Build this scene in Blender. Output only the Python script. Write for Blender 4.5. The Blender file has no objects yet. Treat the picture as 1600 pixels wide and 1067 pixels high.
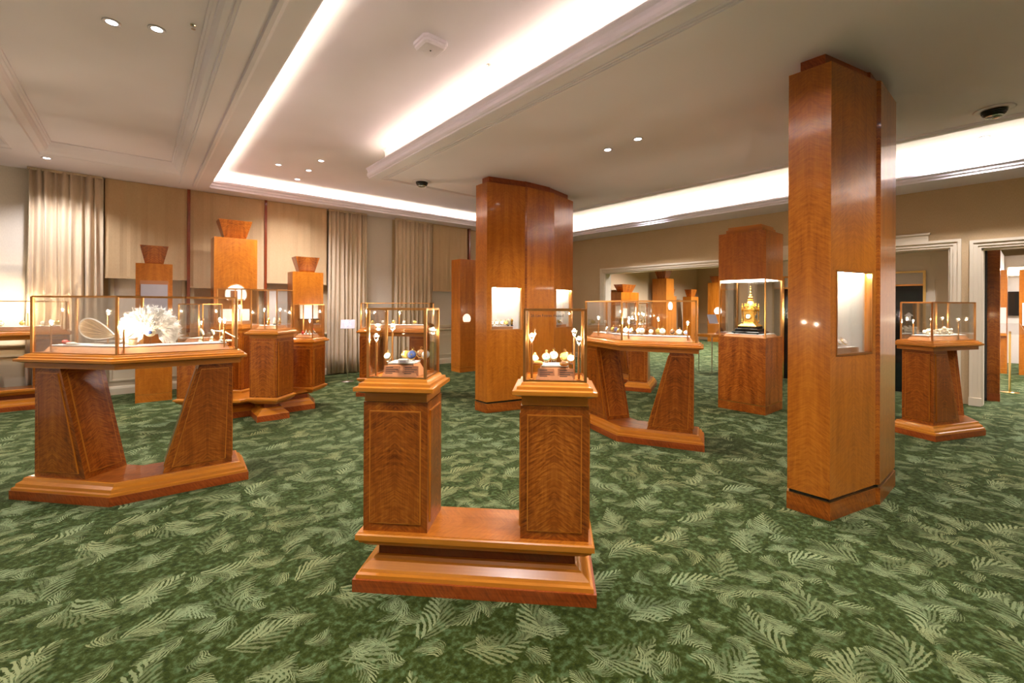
import bpy, bmesh, math, random
from mathutils import Vector, Matrix
random.seed(7)
sc = bpy.context.scene
COL = sc.collection
# ------------------------------------------------------------------ camera
YAW, ROLL, FPX, CYP, EYE = math.radians(40.189), math.radians(.238), 690.84, 477.2, 1.5
fv = Vector((math.sin(YAW), math.cos(YAW), 0)); rv = Vector((math.cos(YAW), -math.sin(YAW), 0)); uv_ = Vector((0, 0, 1))
r2 = rv*math.cos(ROLL)+uv_*math.sin(ROLL); u2 = -rv*math.sin(ROLL)+uv_*math.cos(ROLL)
cd = bpy.data.cameras.new('camera'); cam = bpy.data.objects.new('camera', cd); COL.objects.link(cam)
cam.matrix_world = Matrix(((r2.x, u2.x, -fv.x, 0), (r2.y, u2.y, -fv.y, 0), (r2.z, u2.z, -fv.z, EYE), (0, 0, 0, 1)))
cd.sensor_width = 36; cd.lens = FPX*36/1600; cd.shift_y = -(533.5-CYP)/1600; cd.clip_start = .05; cd.clip_end = 100
sc.camera = cam
# ------------------------------------------------------------------ world, exposure
w = bpy.data.worlds.new('world'); sc.world = w; w.use_nodes = True
w.node_tree.nodes['Background'].inputs[0].default_value = (.9, .8, .7, 1)
w.node_tree.nodes['Background'].inputs[1].default_value = .15
sc.view_settings.view_transform = 'Standard'; sc.view_settings.look = 'None'
sc.view_settings.gamma = 1; sc.view_settings.use_curve_mapping = False
sc.view_settings.exposure = 0.72
sc.cycles.transparent_max_bounces = 32; sc.cycles.max_bounces = 6; sc.cycles.diffuse_bounces = 4; sc.cycles.glossy_bounces = 3
sc.cycles.caustics_reflective = False; sc.cycles.caustics_refractive = False; sc.cycles.sample_clamp_indirect = 6; sc.cycles.adaptive_threshold = .02
WARM = (1, .80, .56); NEUT = (.98, .96, 1.0)
LED_E, DOWN_W, CASE_W = 48.0, 122.0, 6.2

def spot(x, y, z, power, size=130, col=NEUT, parent=None, r=.05, blend=.7):
    l = bpy.data.lights.new('downlight_bulb', 'SPOT'); l.energy = power; l.color = col; l.spot_size = math.radians(size); l.spot_blend = blend
    l.shadow_soft_size = r; o = bpy.data.objects.new('bulb_light', l); COL.objects.link(o); o.location = (x, y, z); o.parent = parent
    return o
def plight(x, y, z, power, col=WARM, parent=None, r=.006):
    l = bpy.data.lights.new('lamp_bulb', 'POINT'); l.energy = power; l.color = col; l.shadow_soft_size = r
    o = bpy.data.objects.new('bulb_light', l); COL.objects.link(o); o.location = (x, y, z); o.parent = parent
    return o
# ------------------------------------------------------------------ materials
MAT = {}
def nmat(name):
    m = bpy.data.materials.new(name); m.use_nodes = True; MAT[name] = m
    nt = m.node_tree; return m, nt, nt.nodes['Principled BSDF']
def N(nt, t, **k):
    n = nt.nodes.new(t)
    for a, b in k.items(): setattr(n, a, b)
    return n
def L(nt, a, b): nt.links.new(a, b)
def math_(nt, op, a, b=None, c=None):
    n = N(nt, 'ShaderNodeMath', operation=op)
    for i, x in enumerate((a, b, c)):
        if x is None: continue
        if isinstance(x, (int, float)): n.inputs[i].default_value = x
        else: L(nt, x, n.inputs[i])
    return n.outputs[0]
def ramp(nt, fac, stops):
    n = N(nt, 'ShaderNodeValToRGB'); e = n.color_ramp.elements
    while len(e) < len(stops): e.new(.5)
    for i, (p, c) in enumerate(stops): e[i].position = p; e[i].color = (*c, 1)
    L(nt, fac, n.inputs[0]); return n.outputs[0]
def noise(nt, vec, scale, detail=3, rough=.55, dist=0):
    n = N(nt, 'ShaderNodeTexNoise'); n.inputs['Scale'].default_value = scale; n.inputs['Detail'].default_value = detail
    n.inputs['Roughness'].default_value = rough; n.inputs['Distortion'].default_value = dist
    if vec is not None: L(nt, vec, n.inputs['Vector'])
    return n.outputs[0]
def simple(name, col, rough=.5, metal=0, emit=None, est=0, coat=0, spec=.5, bump=0, bscale=50, vary=0, trans=0):
    m, nt, b = nmat(name)
    b.inputs['Base Color'].default_value = (*col, 1); b.inputs['Roughness'].default_value = rough; b.inputs['Metallic'].default_value = metal
    b.inputs['Coat Weight'].default_value = coat; b.inputs['Specular IOR Level'].default_value = spec
    if emit: b.inputs['Emission Color'].default_value = (*emit, 1); b.inputs['Emission Strength'].default_value = est
    tc = N(nt, 'ShaderNodeTexCoord')
    if vary:
        f = noise(nt, tc.outputs['Object'], bscale*.3, 4)
        a = tuple(c*(1-vary) for c in col); d = tuple(min(1, c*(1+vary)) for c in col)
        L(nt, ramp(nt, f, [(.3, a), (.7, d)]), b.inputs['Base Color'])
    if bump and bump < .06 and not vary:
        L(nt, ramp(nt, noise(nt, tc.outputs['Object'], bscale*.2, 1), [(.3, tuple(c*.96 for c in col)), (.7, col)]), b.inputs['Base Color'])
    elif bump:
        bn = N(nt, 'ShaderNodeBump'); bn.inputs['Strength'].default_value = bump; bn.inputs['Distance'].default_value = .01
        L(nt, noise(nt, tc.outputs['Object'], bscale, 4), bn.inputs['Height']); L(nt, bn.outputs[0], b.inputs['Normal'])
    return m
def wood(name, dark, mid, light, fig=1.0, rough=.28, coat=.35):
    # figured veneer, book-matched about the middle of each face (UV in metres, u centred)
    m, nt, b = nmat(name)
    uv = N(nt, 'ShaderNodeUVMap'); uv.uv_map = 'uv'; sp = N(nt, 'ShaderNodeSeparateXYZ'); L(nt, uv.outputs[0], sp.inputs[0])
    oi = N(nt, 'ShaderNodeObjectInfo'); rnd = math_(nt, 'MULTIPLY', oi.outputs['Random'], 37.0)
    u, v = sp.outputs[0], sp.outputs[1]; au = math_(nt, 'ABSOLUTE', u)
    def vec(x, y, z=rnd):
        c = N(nt, 'ShaderNodeCombineXYZ')
        for i, q in enumerate((x, y, z)):
            if isinstance(q, (int, float)): c.inputs[i].default_value = q
            else: L(nt, q, c.inputs[i])
        return c.outputs[0]
    p = math_(nt, 'ADD', v, math_(nt, 'MULTIPLY', au, .62))      # across the chevron streaks
    q = math_(nt, 'SUBTRACT', math_(nt, 'MULTIPLY', v, .62), au)  # along them
    streak = noise(nt, vec(math_(nt, 'MULTIPLY', p, 88), math_(nt, 'MULTIPLY', q, 15)), 1.0, 2, .5, .5)
    broad = noise(nt, vec(math_(nt, 'MULTIPLY', au, 13), math_(nt, 'MULTIPLY', v, 1.1)), 1.0, 3, .6, .3)
    grain = noise(nt, vec(math_(nt, 'MULTIPLY', au, 160), math_(nt, 'MULTIPLY', v, 5)), 1.0, 2, .5)
    patch = noise(nt, vec(math_(nt, 'MULTIPLY', au, 3.5), math_(nt, 'MULTIPLY', v, 2.2)), 1.0, 2, .5)
    mask = math_(nt, 'MULTIPLY', math_(nt, 'SMOOTH_MIN', math_(nt, 'MULTIPLY', patch, 1.7), 1.0, .1), fig)
    s = math_(nt, 'MULTIPLY', math_(nt, 'SUBTRACT', streak, .5), mask)
    f = math_(nt, 'ADD', math_(nt, 'ADD', math_(nt, 'MULTIPLY', s, .8), .5), math_(nt, 'ADD', math_(nt, 'MULTIPLY', math_(nt, 'SUBTRACT', broad, .5), .6), math_(nt, 'MULTIPLY', math_(nt, 'SUBTRACT', grain, .5), .22)))
    L(nt, ramp(nt, f, [(.26, dark), (.5, mid), (.76, light)]), b.inputs['Base Color'])
    b.inputs['Roughness'].default_value = rough; b.inputs['Coat Weight'].default_value = coat; b.inputs['Coat Roughness'].default_value = .06
    b.inputs['Specular IOR Level'].default_value = .4
    return m
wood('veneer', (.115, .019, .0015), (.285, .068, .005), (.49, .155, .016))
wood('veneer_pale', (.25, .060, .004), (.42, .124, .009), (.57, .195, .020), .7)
wood('wood_moulding', (.40, .118, .008), (.52, .178, .015), (.62, .235, .026), .12)
wood('wood_red', (.15, .025, .004), (.30, .058, .008), (.44, .10, .016), .9)
wood('wood_dark', (.10, .016, .004), (.19, .032, .007), (.28, .055, .010), .5)
simple('brass', (.72, .36, .12), .28, 1, bump=.02, bscale=30)
simple('brass_bright', (.95, .66, .25), .15, 1, bump=.02, bscale=30)
simple('gold', (.95, .60, .14), .25, 1, bump=.25, bscale=120)
simple('steel', (.75, .72, .70), .2, 1, bump=.02, bscale=30)
simple('silver', (.85, .85, .86), .18, 1, bump=.02, bscale=60)
simple('paint_ceiling', (.83, .765, .865), .55, bump=.02, bscale=8)
simple('paint_trim', (.78, .66, .50), .4, bump=.02, bscale=12)
simple('paint_wainscot', (.62, .52, .36), .45, bump=.02, bscale=12)
simple('white_top', (.88, .86, .82), .5, bump=.03, bscale=90)
simple('tan_block', (.62, .28, .12), .4, bump=.03, bscale=60, vary=.12)
simple('plaque', (.40, .16, .07), .4, bump=.03, bscale=60)
simple('ink', (.05, .04, .035), .6, bump=.02)
simple('black', (.012, .012, .012), .12, bump=.01)
simple('dark_glass', (.010, .014, .012), .06, bump=.005)
simple('paper', (.42, .38, .41), .7, bump=.02)
simple('dial', (.90, .88, .84), .35, bump=.02, bscale=200)
simple('enamel_blue', (.10, .14, .35), .2, bump=.05, bscale=200, vary=.6)
simple('enamel_brown', (.25, .11, .05), .25, bump=.05, bscale=200, vary=.6)
simple('enamel_green', (.25, .42, .38), .25, bump=.05, bscale=200, vary=.5)
simple('enamel_gold', (.75, .55, .15), .25, .6, bump=.1, bscale=200)
simple('ivory', (.85, .74, .52), .4, bump=.4, bscale=160, vary=.15)
simple('lace', (.90, .84, .72), .5, bump=.8, bscale=120, vary=.1)
simple('red_stone', (.60, .05, .04), .3, bump=.1, bscale=120, vary=.3)
simple('feather', (.92, .88, .84), .8, bump=.1, bscale=60, vary=.05)
simple('led', (1, .9, .75), .5, emit=(1, .90, .62), est=LED_E)
simple('led_soft', (1, .9, .75), .5, emit=(1, .88, .56), est=LED_E*.5)
simple('bulb', (1, .9, .75), .5, emit=(1, .86, .62), est=22)
simple('downlight_lens', (1, 1, 1), .5, emit=(.95, .95, 1), est=14)
simple('niche_white', (.95, .92, .86), .6, bump=.02)
simple('niche_lamp', (1, 1, 1), .5, emit=(1, .86, .66), est=.62)
simple('niche_strip', (1, 1, 1), .5, emit=(1, .90, .74), est=150)
simple('panel_lamp', (1, 1, 1), .5, emit=(1, .95, .85), est=14)
simple('exit_red', (.5, .02, .02), .5, emit=(1, .08, .06), est=1.5)
simple('arrow_white', (.8, .78, .76), .5, bump=.02)
def glass(name, tint, refl=.06):
    m, nt, b = nmat(name); nt.nodes.remove(b)
    out = nt.nodes['Material Output']; t = N(nt, 'ShaderNodeBsdfTransparent'); t.inputs[0].default_value = (*tint, 1)
    g = N(nt, 'ShaderNodeBsdfGlossy'); g.inputs['Roughness'].default_value = .02; g.inputs[0].default_value = (1, .97, .92, 1)
    lw = N(nt, 'ShaderNodeLayerWeight'); lw.inputs[0].default_value = .25
    f = math_(nt, 'MULTIPLY', math_(nt, 'POWER', lw.outputs['Fresnel'], 1.2), .55)
    mx = N(nt, 'ShaderNodeMixShader'); L(nt, f, mx.inputs[0]); L(nt, t.outputs[0], mx.inputs[1]); L(nt, g.outputs[0], mx.inputs[2]); L(nt, mx.outputs[0], out.inputs[0])
glass('glass', (.985, .985, .98)); glass('acrylic', (.95, .95, .95));  glass('smoke_dome', (.25, .25, .27))
def horn():
    m, nt, b = nmat('amber_horn'); b.inputs['Base Color'].default_value = (.75, .45, .16, 1); b.inputs['Roughness'].default_value = .2
    tc = N(nt, 'ShaderNodeTexCoord'); f = noise(nt, tc.outputs['Object'], 14, 3); L(nt, ramp(nt, f, [(.3, (.55, .28, .08)), (.7, (.90, .66, .34))]), b.inputs['Base Color'])
    t = N(nt, 'ShaderNodeBsdfTransparent'); mx = N(nt, 'ShaderNodeMixShader'); mx.inputs[0].default_value = .36; out = nt.nodes['Material Output']
    L(nt, t.outputs[0], mx.inputs[1]); L(nt, b.outputs[0], mx.inputs[2]); L(nt, mx.outputs[0], out.inputs[0])
horn()
def fabric(name, a, bcol, sc_=240):
    m, nt, b = nmat(name); tc = N(nt, 'ShaderNodeTexCoord'); mp = N(nt, 'ShaderNodeMapping'); mp.inputs['Scale'].default_value = (1, 1, .12); L(nt, tc.outputs['Object'], mp.inputs[0])
    f = noise(nt, mp.outputs[0], sc_, 3, .6); f2 = noise(nt, tc.outputs['Object'], 1.3, 3)
    L(nt, ramp(nt, math_(nt, 'ADD', math_(nt, 'MULTIPLY', f, .7), math_(nt, 'MULTIPLY', f2, .3)), [(.35, a), (.65, bcol)]), b.inputs['Base Color'])
    b.inputs['Roughness'].default_value = .85; b.inputs['Sheen Weight'].default_value = .2
    bn = N(nt, 'ShaderNodeBump'); bn.inputs['Strength'].default_value = .25; bn.inputs['Distance'].default_value = .004; L(nt, f, bn.inputs['Height']); L(nt, bn.outputs[0], b.inputs['Normal'])
fabric('wall_cloth', (.52, .365, .20), (.62, .45, .265)); fabric('shade_cloth', (.46, .305, .155), (.53, .365, .20)); fabric('curtain_cloth', (.56, .43, .29), (.64, .50, .35), 120)
fabric('wall_pale', (.62, .54, .46), (.70, .62, .53))

def carpet():
    m, nt, b = nmat('carpet'); tc = N(nt, 'ShaderNodeTexCoord'); P = tc.outputs['Object']
    def wob(scale, amt):
        n = N(nt, 'ShaderNodeTexNoise'); n.inputs['Scale'].default_value = scale; n.inputs['Detail'].default_value = 2; L(nt, P, n.inputs['Vector'])
        s = N(nt, 'ShaderNodeVectorMath', operation='SUBTRACT'); L(nt, n.outputs['Color'], s.inputs[0]); s.inputs[1].default_value = (.5, .5, .5)
        k = N(nt, 'ShaderNodeVectorMath', operation='SCALE'); L(nt, s.outputs[0], k.inputs[0]); k.inputs['Scale'].default_value = amt
        a = N(nt, 'ShaderNodeVectorMath', operation='ADD'); L(nt, P, a.inputs[0]); L(nt, k.outputs[0], a.inputs[1]); return a.outputs[0]
    PW = wob(7, .06); PW2 = wob(60, .016)
    mixv = N(nt, 'ShaderNodeVectorMath', operation='ADD'); L(nt, PW, mixv.inputs[0]); sub = N(nt, 'ShaderNodeVectorMath', operation='SUBTRACT'); L(nt, PW2, sub.inputs[0]); L(nt, P, sub.inputs[1]); L(nt, sub.outputs[0], mixv.inputs[1])
    PW = mixv.outputs[0]
    def motif(cells, off, length, width, barbs, sweep, bias, aspread, spine=True):
        mp = N(nt, 'ShaderNodeVectorMath', operation='ADD'); L(nt, PW, mp.inputs[0]); mp.inputs[1].default_value = off
        fl = N(nt, 'ShaderNodeVectorMath', operation='MULTIPLY'); L(nt, mp.outputs[0], fl.inputs[0]); fl.inputs[1].default_value = (1, 1, 0)
        vo = N(nt, 'ShaderNodeTexVoronoi', voronoi_dimensions='2D'); vo.inputs['Scale'].default_value = cells; vo.inputs['Randomness'].default_value = .5; L(nt, fl.outputs[0], vo.inputs['Vector'])
        d = N(nt, 'ShaderNodeVectorMath', operation='SUBTRACT'); L(nt, fl.outputs[0], d.inputs[0]); L(nt, vo.outputs['Position'], d.inputs[1])
        sc2 = N(nt, 'ShaderNodeSeparateColor'); L(nt, vo.outputs['Color'], sc2.inputs[0])
        ang = math_(nt, 'ADD', math_(nt, 'MULTIPLY', sc2.outputs[0], aspread), bias)
        vr = N(nt, 'ShaderNodeVectorRotate', rotation_type='Z_AXIS'); L(nt, d.outputs[0], vr.inputs['Vector']); L(nt, ang, vr.inputs['Angle'])
        s = N(nt, 'ShaderNodeSeparateXYZ'); L(nt, vr.outputs[0], s.inputs[0]); x, y0 = s.outputs[0], s.outputs[1]
        bend = math_(nt, 'MULTIPLY', math_(nt, 'SUBTRACT', sc2.outputs[1], .5), 3.2/length)
        y = math_(nt, 'ADD', y0, math_(nt, 'MULTIPLY', math_(nt, 'MULTIPLY', x, x), bend))
        ay = math_(nt, 'ABSOLUTE', y)
        t = math_(nt, 'ADD', math_(nt, 'DIVIDE', x, length), .5)             # 0..1 along leaf
        hw = math_(nt, 'MULTIPLY', math_(nt, 'SINE', math_(nt, 'MULTIPLY', math_(nt, 'POWER', math_(nt, 'MAXIMUM', t, 0.0), .7), 3.14159)), width)
        inside = math_(nt, 'MULTIPLY', math_(nt, 'GREATER_THAN', t, 0.0), math_(nt, 'LESS_THAN', t, 1.0))
        ragged = math_(nt, 'DIVIDE', ay, math_(nt, 'MAXIMUM', hw, .001))
        ph = math_(nt, 'SUBTRACT', math_(nt, 'MULTIPLY', x, barbs), math_(nt, 'MULTIPLY', math_(nt, 'POWER', ay, .75), barbs*sweep))
        st = math_(nt, 'ADD', math_(nt, 'MULTIPLY', math_(nt, 'SINE', ph), .5), .5)
        edge = math_(nt, 'SUBTRACT', 1.0, math_(nt, 'POWER', ragged, 3.0))
        body = math_(nt, 'MULTIPLY', math_(nt, 'MAXIMUM', edge, 0.0), inside)
        sharp = math_(nt, 'MULTIPLY', math_(nt, 'GREATER_THAN', math_(nt, 'ADD', st, math_(nt, 'MULTIPLY', math_(nt, 'SUBTRACT', .7, ragged), .5)), .55), math_(nt, 'MINIMUM', math_(nt, 'MULTIPLY', body, 3.0), 1.0))
        one = math_(nt, 'ADD', math_(nt, 'MULTIPLY', math_(nt, 'GREATER_THAN', math_(nt, 'MULTIPLY', y, math_(nt, 'SUBTRACT', sc2.outputs[2], .5)), 0.0), .55), .45)  # one half brighter
        return math_(nt, 'MULTIPLY', sharp, one), sc2.outputs[2]
    a1, r1 = motif(2.75, (0, 0, 0), .34, .095, 150, .8, -1.3, 2.2)
    a2, r2_ = motif(4.4, (1.37, .61, 0), .20, .055, 190, 1.1, .4, 3.8)
    a3, r3 = motif(5.4, (.37, 2.2, 0), .13, .055, 150, 1.9, 0, 6.28)
    k = math_(nt, 'MAXIMUM', math_(nt, 'MULTIPLY', a1, math_(nt, 'ADD', math_(nt, 'MULTIPLY', r1, .55), .5)), math_(nt, 'MULTIPLY', math_(nt, 'MAXIMUM', math_(nt, 'MULTIPLY', a2, math_(nt, 'GREATER_THAN', r2_, .35)), math_(nt, 'MULTIPLY', a3, math_(nt, 'GREATER_THAN', r3, .35))), .85))
    g1 = noise(nt, P, 28, 5, .65); g2 = noise(nt, P, 260, 2, .5); g3 = noise(nt, P, 1.1, 3)
    base = ramp(nt, g1, [(.36, (.011, .018, .001)), (.50, (.027, .037, .0035)), (.66, (.064, .100, .036))])
    leaf = ramp(nt, math_(nt, 'ADD', math_(nt, 'MULTIPLY', g3, .8), math_(nt, 'MULTIPLY', g1, .2)), [(.35, (.210, .212, .084)), (.65, (.178, .230, .115))])
    mx = N(nt, 'ShaderNodeMix', data_type='RGBA'); L(nt, math_(nt, 'MINIMUM', math_(nt, 'MULTIPLY', k, math_(nt, 'ADD', math_(nt, 'MULTIPLY', g2, .5), .68)), 1.0), mx.inputs['Factor']); L(nt, base, mx.inputs['A']); L(nt, leaf, mx.inputs['B'])
    L(nt, mx.outputs['Result'], b.inputs['Base Color']); b.inputs['Roughness'].default_value = .95; b.inputs['Sheen Weight'].default_value = .10; b.inputs['Sheen Roughness'].default_value = .35
    b.inputs['Sheen Tint'].default_value = (.75, 1, .85, 1); b.inputs['Specular IOR Level'].default_value = .1
    bn = N(nt, 'ShaderNodeBump'); bn.inputs['Strength'].default_value = .5; bn.inputs['Distance'].default_value = .006; L(nt, g2, bn.inputs['Height']); L(nt, bn.outputs[0], b.inputs['Normal'])
carpet()
# ------------------------------------------------------------------ geometry helpers
def offset(poly, d):
    n = len(poly); out = []
    for i in range(n):
        a, b, c = Vector(poly[i-1]), Vector(poly[i]), Vector(poly[(i+1) % n])
        e1 = (b-a).normalized(); e2 = (c-b).normalized()
        n1 = Vector((-e1.y, e1.x)); n2 = Vector((-e2.y, e2.x))
        m = n1+n2; k = m.dot(n1)
        out.append(tuple(b+m*(d/k)) if abs(k) > 1e-6 else tuple(b+n1*d))
    return out
class G:
    def __init__(s): s.V = []; s.F = []
    def add(s, vs, fs):
        o = len(s.V); s.V += [tuple(v) for v in vs]; s.F += [tuple(o+i for i in f) for f in fs]; return s
    def hexa(s, p): return s.add(p, [(0, 3, 2, 1), (4, 5, 6, 7), (0, 1, 5, 4), (1, 2, 6, 5), (2, 3, 7, 6), (3, 0, 4, 7)])
    def box(s, x0, y0, z0, x1, y1, z1): return s.hexa([(x0, y0, z0), (x1, y0, z0), (x1, y1, z0), (x0, y1, z0), (x0, y0, z1), (x1, y0, z1), (x1, y1, z1), (x0, y1, z1)])
    def bar(s, a, b, wd):                                   # square bar between two points
        a, b = Vector(a), Vector(b); d = (b-a).normalized(); up = Vector((0, 0, 1)) if abs(d.z) < .9 else Vector((1, 0, 0))
        x = d.cross(up).normalized()*wd/2; y = d.cross(x).normalized()*wd/2
        return s.hexa([a-x-y, a+x-y, a+x+y, a-x+y, b-x-y, b+x-y, b+x+y, b-x+y])
    def loft(s, poly, prof):
        rings = [[(x, y, z) for x, y in offset(poly, d)] for d, z in prof]; return s.rings(rings)
    def rings(s, rings, cap=True):
        n = len(rings[0]); vs = [v for r in rings for v in r]; fs = []
        for k in range(len(rings)-1):
            for i in range(n):
                j = (i+1) % n; fs.append((k*n+i, k*n+j, (k+1)*n+j, (k+1)*n+i))
        if cap: fs.append(tuple(range(n-1, -1, -1))); fs.append(tuple((len(rings)-1)*n+i for i in range(n)))
        return s.add(vs, fs)
    def prism(s, poly, z0, z1): return s.loft(poly, [(0, z0), (0, z1)])
    def lathe(s, prof, n=16, c=(0, 0, 0)):
        return s.rings([[(c[0]+r*math.cos(2*math.pi*i/n), c[1]+r*math.sin(2*math.pi*i/n), c[2]+z) for i in range(n)] for r, z in prof])
    def tube(s, path, r, n=8, closed=False):
        P = [Vector(p) for p in path]; R = []
        for i, p in enumerate(P):
            if closed: d = P[(i+1) % len(P)]-P[i-1]
            else: d = P[min(i+1, len(P)-1)]-P[max(i-1, 0)]
            d.normalize(); up = Vector((0, 0, 1)) if abs(d.z) < .95 else Vector((1, 0, 0))
            x = d.cross(up).normalized(); y = x.cross(d).normalized(); rr = r[i] if isinstance(r, (list, tuple)) else r
            R.append([tuple(p+(x*math.cos(2*math.pi*k/n)+y*math.sin(2*math.pi*k/n))*rr) for k in range(n)])
        if closed: R.append(R[0])
        return s.rings(R, cap=not closed)
    def ball(s, c, r, n=12, sx=1, sy=1, sz=1):
        rs = []
        for k in range(n//2+1):
            a = math.pi*k/(n//2)-math.pi/2; q = max(math.cos(a), .02)
            rs.append([(c[0]+r*sx*q*math.cos(2*math.pi*i/n), c[1]+r*sy*q*math.sin(2*math.pi*i/n), c[2]+r*sz*math.sin(a)) for i in range(n)])
        return s.rings(rs)
    def ext(s, prof, p0, p1, nrm):                          # 2D profile (a along nrm, z) swept from p0 to p1
        rs = [[(p[0]+nrm[0]*a, p[1]+nrm[1]*a, z) for a, z in prof] for p in (p0, p1)]; return s.rings(rs)
    def build(s, name, mat, parent=None, loc=None, rz=0, grain='v', smooth=False, rot=None):
        me = bpy.data.meshes.new(name); me.from_pydata(s.V, [], s.F)
        bm = bmesh.new(); bm.from_mesh(me); bmesh.ops.recalc_face_normals(bm, faces=bm.faces)
        ul = bm.loops.layers.uv.new('uv')
        for f in bm.faces:
            n = f.normal; c = f.calc_center_median()
            if abs(n.z) > .75:
                xs = [v.co.x for v in f.verts]; ys = [v.co.y for v in f.verts]; wide = max(xs)-min(xs) > max(ys)-min(ys)
                for l in f.loops: l[ul].uv = ((l.vert.co.y-c.y, l.vert.co.x) if wide else (l.vert.co.x-c.x, l.vert.co.y))
            else:
                t = Vector((-n.y, n.x, 0)).normalized()
                for l in f.loops:
                    a = (l.vert.co-c).dot(t); z = l.vert.co.z
                    l[ul].uv = (z, a) if grain == 'h' else (a, z)
            f.smooth = smooth
        bm.to_mesh(me); bm.free()
        me.materials.append(MAT[mat]); o = bpy.data.objects.new(name, me); COL.objects.link(o)
        if parent: o.parent = parent
        if loc: o.location = loc
        if rot: o.rotation_euler = rot
        elif rz: o.rotation_euler = (0, 0, rz)
        return o
def tag(o, label, cat, group=None):
    o['label'] = label; o['category'] = cat
    if group: o['group'] = group
    return o
def thing(name, label, cat, loc=(0, 0, 0), rz=0, group=None):
    o = bpy.data.objects.new(name, None); o.empty_display_size = .1; COL.objects.link(o); o.location = loc; o.rotation_euler = (0, 0, rz)
    return tag(o, label, cat, group)
def struct(o): o['kind'] = 'structure'; return o
def copy_tree(o, parent=None):
    c = o.copy(); COL.objects.link(c); c.parent = parent
    for ch in o.children: copy_tree(ch, c)
    return c
def rect(x0, y0, x1, y1): return [(x0, y0), (x1, y0), (x1, y1), (x0, y1)]
def R(a): return math.radians(a)
def frame_rect(g, y0, z0, y1, z1, wd, a, b, axis):          # picture-frame moulding of four bars on plane; a,b = thickness range along normal axis
    for (p, q, r_, s_) in ((y0, z0, y1, z0+wd), (y0, z1-wd, y1, z1), (y0, z0+wd, y0+wd, z1-wd), (y1-wd, z0+wd, y1, z1-wd)):
        if axis == 'x': g.box(a, p, q, b, r_, s_)
        else: g.box(p, a, q, r_, b, s_)
# ------------------------------------------------------------------ the room
XW, YW = 9.8, 9.9
struct(G().box(-4, -4, -.1, 20, 11, 0).build('floor', 'carpet'))
ZT = 3.8
ceil = struct(G().box(-4, -4, ZT, 19.6, 10.4, ZT+.1).build('ceiling', 'paint_ceiling'))
pc = 'paint_ceiling'
# back soffit with light lip, over the tray
lipb = [(.6, 3.54), (.05, 3.54), (.05, 3.575), (.035, 3.59), (.03, 3.62), (0, 3.645), (0, 3.68), (.045, 3.68), (.045, 3.60), (.6, 3.60)]
G().ext(lipb, (.95, 9.3), (XW, 9.3), (0, 1)).build('soffit', pc, ceil, grain='h')
G().box(.98, 9.50, 3.605, XW-.45, 9.54, 3.625).build('led_strip', 'led', ceil)
G().box(.95, 9.66, 3.60, XW, 9.9, ZT).build('cove_wall', pc, ceil)
# right soffit with light lip
lipr = [(.85, 3.39), (.06, 3.39), (.05, 3.42), (.035, 3.43), (.03, 3.46), (0, 3.48), (0, 3.51), (.045, 3.51), (.045, 3.45), (.85, 3.45)]
G().ext(lipr, (9.0, -4), (9.0, 9.35), (1, 0)).build('soffit', pc, ceil, grain='h')
G().box(9.22, -3.9, 3.455, 9.26, 9.2, 3.475).build('led_strip', 'led', ceil)
G().box(9.42, -4, 3.45, 9.9, 9.66, ZT).build('cove_wall', pc, ceil)
# long beam between the coffers and the tray, lip on its right side
beam = [(.38, 3.68), (.38, 3.66), (.395, 3.655), (.40, 3.64), (.42, 3.635), (.425, 3.615), (.45, 3.585), (.485, 3.565), (.495, 3.565), (.50, 3.545), (.515, 3.54), (.52, 3.53), (.68, 3.53), (.685, 3.545), (.70, 3.545), (.705, 3.515), (.735, 3.51), (.76, 3.52), (.765, 3.535), (.93, 3.535), (.945, 3.55), (.955, 3.60), (.985, 3.635), (.985, 3.66), (.94, 3.66), (.94, 3.58), (.72, 3.58), (.72, ZT), (.38, ZT)]
G().ext(beam, (0, -4), (0, 9.35), (1, 0)).build('beam', pc, ceil, grain='h')
G().box(.80, -3.9, 3.585, .84, 9.5, 3.605).build('led_strip', 'led', ceil)
# left coffers, their beams and the soffit over the curtains
G().box(-4, -4, 3.68, .40, 10.2, 3.72).build('coffer', pc, ceil)
b2 = [(-.90, 3.68), (-.90, 3.66), (-.915, 3.655), (-.92, 3.64), (-.94, 3.635), (-.945, 3.61), (-.97, 3.58), (-1.03, 3.555), (-1.04, 3.535), (-1.28, 3.535), (-1.29, 3.555), (-1.33, 3.575), (-1.36, 3.61), (-1.365, 3.635), (-1.40, 3.64), (-1.40, 3.68)]
G().ext(b2, (0, -4), (0, 8.8), (1, 0)).build('beam', pc, ceil, grain='h')
sl = [(8.52, 3.68), (8.52, 3.665), (8.55, 3.66), (8.60, 3.62), (8.68, 3.57), (8.74, 3.55), (8.75, 3.54), (YW, 3.54), (YW, 3.68)]
G().ext(sl, (-4, 0), (.5, 0), (0, 1)).build('soffit', pc, ceil, grain='h')
G().box(.5, 9.3, 3.54, .96, YW, 3.62).build('soffit', pc, ceil)
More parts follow.
